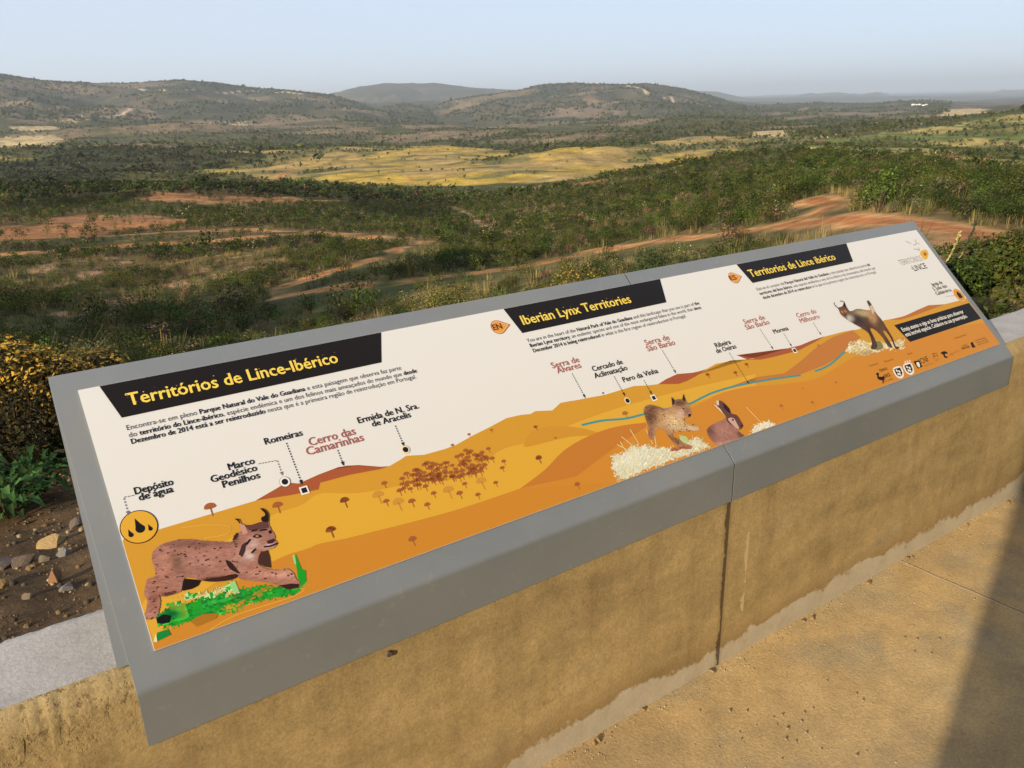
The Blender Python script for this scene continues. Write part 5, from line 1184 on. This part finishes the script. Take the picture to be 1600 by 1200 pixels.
        for i in range(70):
            t_ = R_.uniform(.35,1.05); a = p0+(top-p0)*t_+right*0.05*math.sin(t_*3)*h
            d = R_.normal(size=3)*.5+np.array([0,0,.8]); d = d/np.linalg.norm(d)*R_.uniform(.03,.09)*h; blade(a, a+d, .0010*di, np.array([.56,.50,.22])*R_.uniform(.7,1.2))
        o = empty('grass_stalk', base); tag(o, lab, 'grass')
        me = np_mesh('seed_head', np.array(V), np.array(F), np.array(C)); ob = bpy.data.objects.new('seed_head', me); COL.objects.link(ob); me.materials.append(M_LEAF); ob.parent = o
build_special()

# ------------------------------------------------------------------ stones
M_ROCK, _t, _p = new_mat('field_stone')
_oi = node(_t, 'ShaderNodeObjectInfo'); _tc = node(_t, 'ShaderNodeTexCoord'); _n = noise_node(_t, 22, 8, .7, _tc.outputs['Object']); _n2 = noise_node(_t, 5, 4, .6, _tc.outputs['Object'])
_c = mix(_t, 1.0, _oi.outputs['Color'], ramp(_t, _n.outputs[0], [(.3,(.6,.6,.6)),(.7,(1.3,1.28,1.25))]).outputs[0], 'MULTIPLY')
_t.links.new(_c, _p.inputs['Base Color']); _p.inputs['Roughness'].default_value = .9
bump(_t, _p, math_n(_t, 'ADD', _n.outputs[0], _n2.outputs[0]), .6, .01)
def rock_mesh(seed, n=3):
    R_ = np.random.default_rng(seed); bm = bmesh.new(); bmesh.ops.create_icosphere(bm, subdivisions=n, radius=1)
    planes = [(_unit(R_.normal(size=3)), R_.uniform(.42,.8)) for _ in range(12)]
    for v in bm.verts:
        c = np.array(v.co)
        for nrm, d in planes:
            k = c@nrm-d
            if k > 0: c = c-nrm*k*.9
        v.co = c*(1+.05*R_.normal()*.4)
    me = bpy.data.meshes.new('rock'); bm.to_mesh(me); bm.free(); me.materials.append(M_ROCK); return me
def build_stones():
    for i, (px, py, di, sx, sy, sz, rz, col, lab, nm) in enumerate((
        (82,828,2.2,.050,.032,.028,.35,(.42,.29,.13),'tan oblong boulder, the largest stone behind the wall at the left','boulder'),
        (100,862,2.06,.024,.022,.024,.2,(.23,.21,.19),'grey rounded stone just below the tan boulder','stone'),
        (70,868,2.05,.019,.016,.016,.8,(.20,.15,.10),'small brown stone left of the grey rounded stone','stone'),
        (38,872,2.08,.036,.026,.028,.6,(.17,.125,.09),'brown angular stone below the leafy weed','stone'),
        (6,880,2.1,.04,.03,.02,.1,(.20,.15,.12),'flat brown stone at the left picture edge','stone'),
        (122,812,2.3,.03,.025,.02,1.1,(.14,.11,.085),'dark stone between the tan boulder and the panel','stone'),
        (92,925,1.86,.017,.016,.034,.4,(.26,.14,.07),'reddish brown upright pointed stone near the wall top','stone'),
        (108,938,1.80,.022,.018,.016,.9,(.20,.19,.18),'grey pebble beside the reddish pointed stone','stone'),
        (2,916,1.95,.028,.024,.02,.2,(.40,.25,.10),'orange tan stone half cut off at the left edge','stone'),
        (50,950,1.8,.014,.012,.01,.4,(.28,.2,.13),'small tan pebble alone on the bare soil near the wall','stone'))):
        b = plant_at(px, py, di); o = link(nm, rock_mesh(70+i), None, loc=(b[0], b[1], b[2]+sz*.22)); o.scale = (sx, sy, sz); o.rotation_euler = (.1,.15,rz); o.color = (*col,1); tag(o, lab, nm)
    # fine gravel, nobody could count it
    R_ = np.random.default_rng(8); n = 2600; bm = bmesh.new(); bmesh.ops.create_icosphere(bm, subdivisions=1, radius=1); pv = np.array([v.co for v in bm.verts]); pf = np.array([[v.index for v in f.verts] for f in bm.faces]); bm.free()
    x = R_.uniform(-.35, .9, n); y = 1.47+R_.random(n)**1.3*1.5; z = height(x, y)+EYE; s = .0018+.008*R_.random(n)**4
    V = (pv[None]*s[:,None,None]*R_.uniform(.6,1.3,(n,len(pv),1))+np.stack([x,y,z+s*.05],-1)[:,None]).reshape(-1,3); F = (pf[None]+np.arange(n)[:,None,None]*len(pv)).reshape(-1,3)
    pal = np.array([(.13,.085,.045),(.20,.13,.065),(.10,.075,.05),(.30,.22,.13),(.07,.055,.04)]); C = np.repeat(pal[R_.integers(5,size=n)]*R_.uniform(.7,1.3,(n,1)), len(pv), axis=0)
    tag(link('gravel', np_mesh('gravel', V, F, C), M_SCRUB), kind='stuff')
    # pebbles lying on the terrace
    me = [rock_mesh(90+k, 2) for k in range(4)]
    spots = [(1167,1112),(1222,1118),(1208,1122),(1256,1114),(1270,1108),(1252,1128),(1230,1140),(1260,1145),(1243,1160),(1228,1156),(1214,1134),(1155,1145),(1158,1156),(1123,1168),(1292,1065),(1348,1095),(1413,998),(1433,1000),(1428,1020),(1455,1022),(1467,1000),(1427,978),(1522,937),(1092,1112),(1140,1112),(1354,1175),(1338,1182),(1283,1172),(1556,870),(1338,1085),(1221,1187),(1516,838)]
    for i, (px, py) in enumerate(spots):
        q = on_plane_z(px, py, 0); s = R_.uniform(.0028,.0055)*(1.5 if i in (0,3,15) else 1); o = bpy.data.objects.new('pebble', me[i % 4]); COL.objects.link(o); o.location = (q[0], q[1], s*.45); o.scale = (s, s*.8, s*.75); o.rotation_euler = (0,0,R_.uniform(0,6)); o.color = (.42,.33,.22,1)
        tag(o, 'tiny pale pebble lying on the sunlit ochre terrace floor', 'pebble', 'pebbles scattered over the terrace floor')
    n = 900; x = R_.uniform(.3, 3.6, n); y = WALL_Y-.004-R_.exponential(.03, n); k = R_.random(n) < .35; y[k] = WALL_Y-.01-R_.random(k.sum())*.9; s = R_.uniform(.0006,.0024,n)
    bm = bmesh.new(); bmesh.ops.create_icosphere(bm, subdivisions=1, radius=1); pv = np.array([v.co for v in bm.verts]); pf = np.array([[v.index for v in f.verts] for f in bm.faces]); bm.free()
    V = (pv[None]*s[:,None,None]*R_.uniform(.6,1.3,(n,len(pv),1))+np.stack([x,y,s*.3],-1)[:,None]).reshape(-1,3); F = (pf[None]+np.arange(n)[:,None,None]*len(pv)).reshape(-1,3)
    C = np.repeat(np.array([(.42,.32,.17),(.30,.21,.11),(.5,.42,.28)])[R_.integers(3,size=n)], len(pv), axis=0); tag(link('sand_grit', np_mesh('sand_grit', V, F, C), M_SCRUB), kind='stuff')
    # crumbs of render along the foot of the wall
    for i, (px, py) in enumerate([(1425,872),(1418,874),(1357,914),(1270,968),(1255,972),(1110,1049),(972,1083),(935,1158),(928,1162),(1575,786),(1512,822)]):
        q = on_plane_z(px, py, 0); s = R_.uniform(.005,.011); o = bpy.data.objects.new('mortar_crumb', me[i % 4]); COL.objects.link(o); o.location = (q[0], min(q[1], WALL_Y-s*1.1), s*.4); o.scale = (s*1.2, s*.8, s*.7); o.rotation_euler = (0,0,R_.uniform(0,6)); o.color = (.36,.24,.11,1)
        tag(o, 'brown crumb of broken render lying along the foot of the wall', 'rubble', 'crumbs of render along the foot of the wall')
build_stones()

# white village far away on the plain
def build_village():
    q = ground_at(1438, 165); R_ = np.random.default_rng(4)
    m, t, p = new_mat('white_wash'); p.inputs['Base Color'].default_value = (.8,.79,.76,1); m2, t2, p2 = new_mat('clay_tiles'); p2.inputs['Base Color'].default_value = (.35,.14,.07,1)
    d = _unit(q); t_ = np.array([d[1], -d[0]]); R0 = np.hypot(*q)
    u_ = R0/1262.0                            # metres per picture point out there
    for i, (off, w, h) in enumerate(((-9,3.5,2.6),(-5,4,2.0),(-1,3,1.7),(3,4,1.5),(7,3,1.3))):
        c = q+t_*off*u_+d*R_.uniform(-1,1)*10*u_; z = float(height(c[0], c[1]))+EYE; W_, H_, D_ = w*u_, h*u_*.7, 2.5*u_
        ang = math.atan2(t_[1], t_[0]); o = empty('white_house', (c[0], c[1], z)); o.rotation_euler = (0,0,ang)
        bm = bmesh.new(); box_bm(bm, -W_/2, W_/2, -D_/2, D_/2, -3, H_); ob = link('wall', bm_mesh('wall', bm), m); ob.parent = o
        bm = bmesh.new(); extrude_x(bm, [(-D_/2-.5,H_+.05),(D_/2+.5,H_+.05),(0,H_+u_*.35)], -W_/2-.4, W_/2+.4); ob = link('roof', bm_mesh('roof', bm), m2); ob.parent = o
        tag(o, ('leftmost and tallest','second from the left','middle','second from the right','rightmost and lowest')[i]+' white house of the tiny far village on the plain', 'house', 'white houses of the far village')
build_village()

# ------------------------------------------------------------------ haze
def build_haze():
    bm = bmesh.new(); box_bm(bm, -30000, 30000, -30000, 30000, -700, 330); me = bm_mesh('haze', bm)
    m, t, p = new_mat('haze'); t.nodes.remove(p); v = node(t, 'ShaderNodeVolumePrincipled'); v.inputs['Color'].default_value = (.82,.91,1,1); v.inputs['Density'].default_value = HAZE; v.inputs['Anisotropy'].default_value = 0.2
    t.links.new(v.outputs[0], t.nodes['Material Output'].inputs['Volume'])
    tag(link('haze', me, m), kind='stuff')
HAZE = 9.5e-5
build_haze()
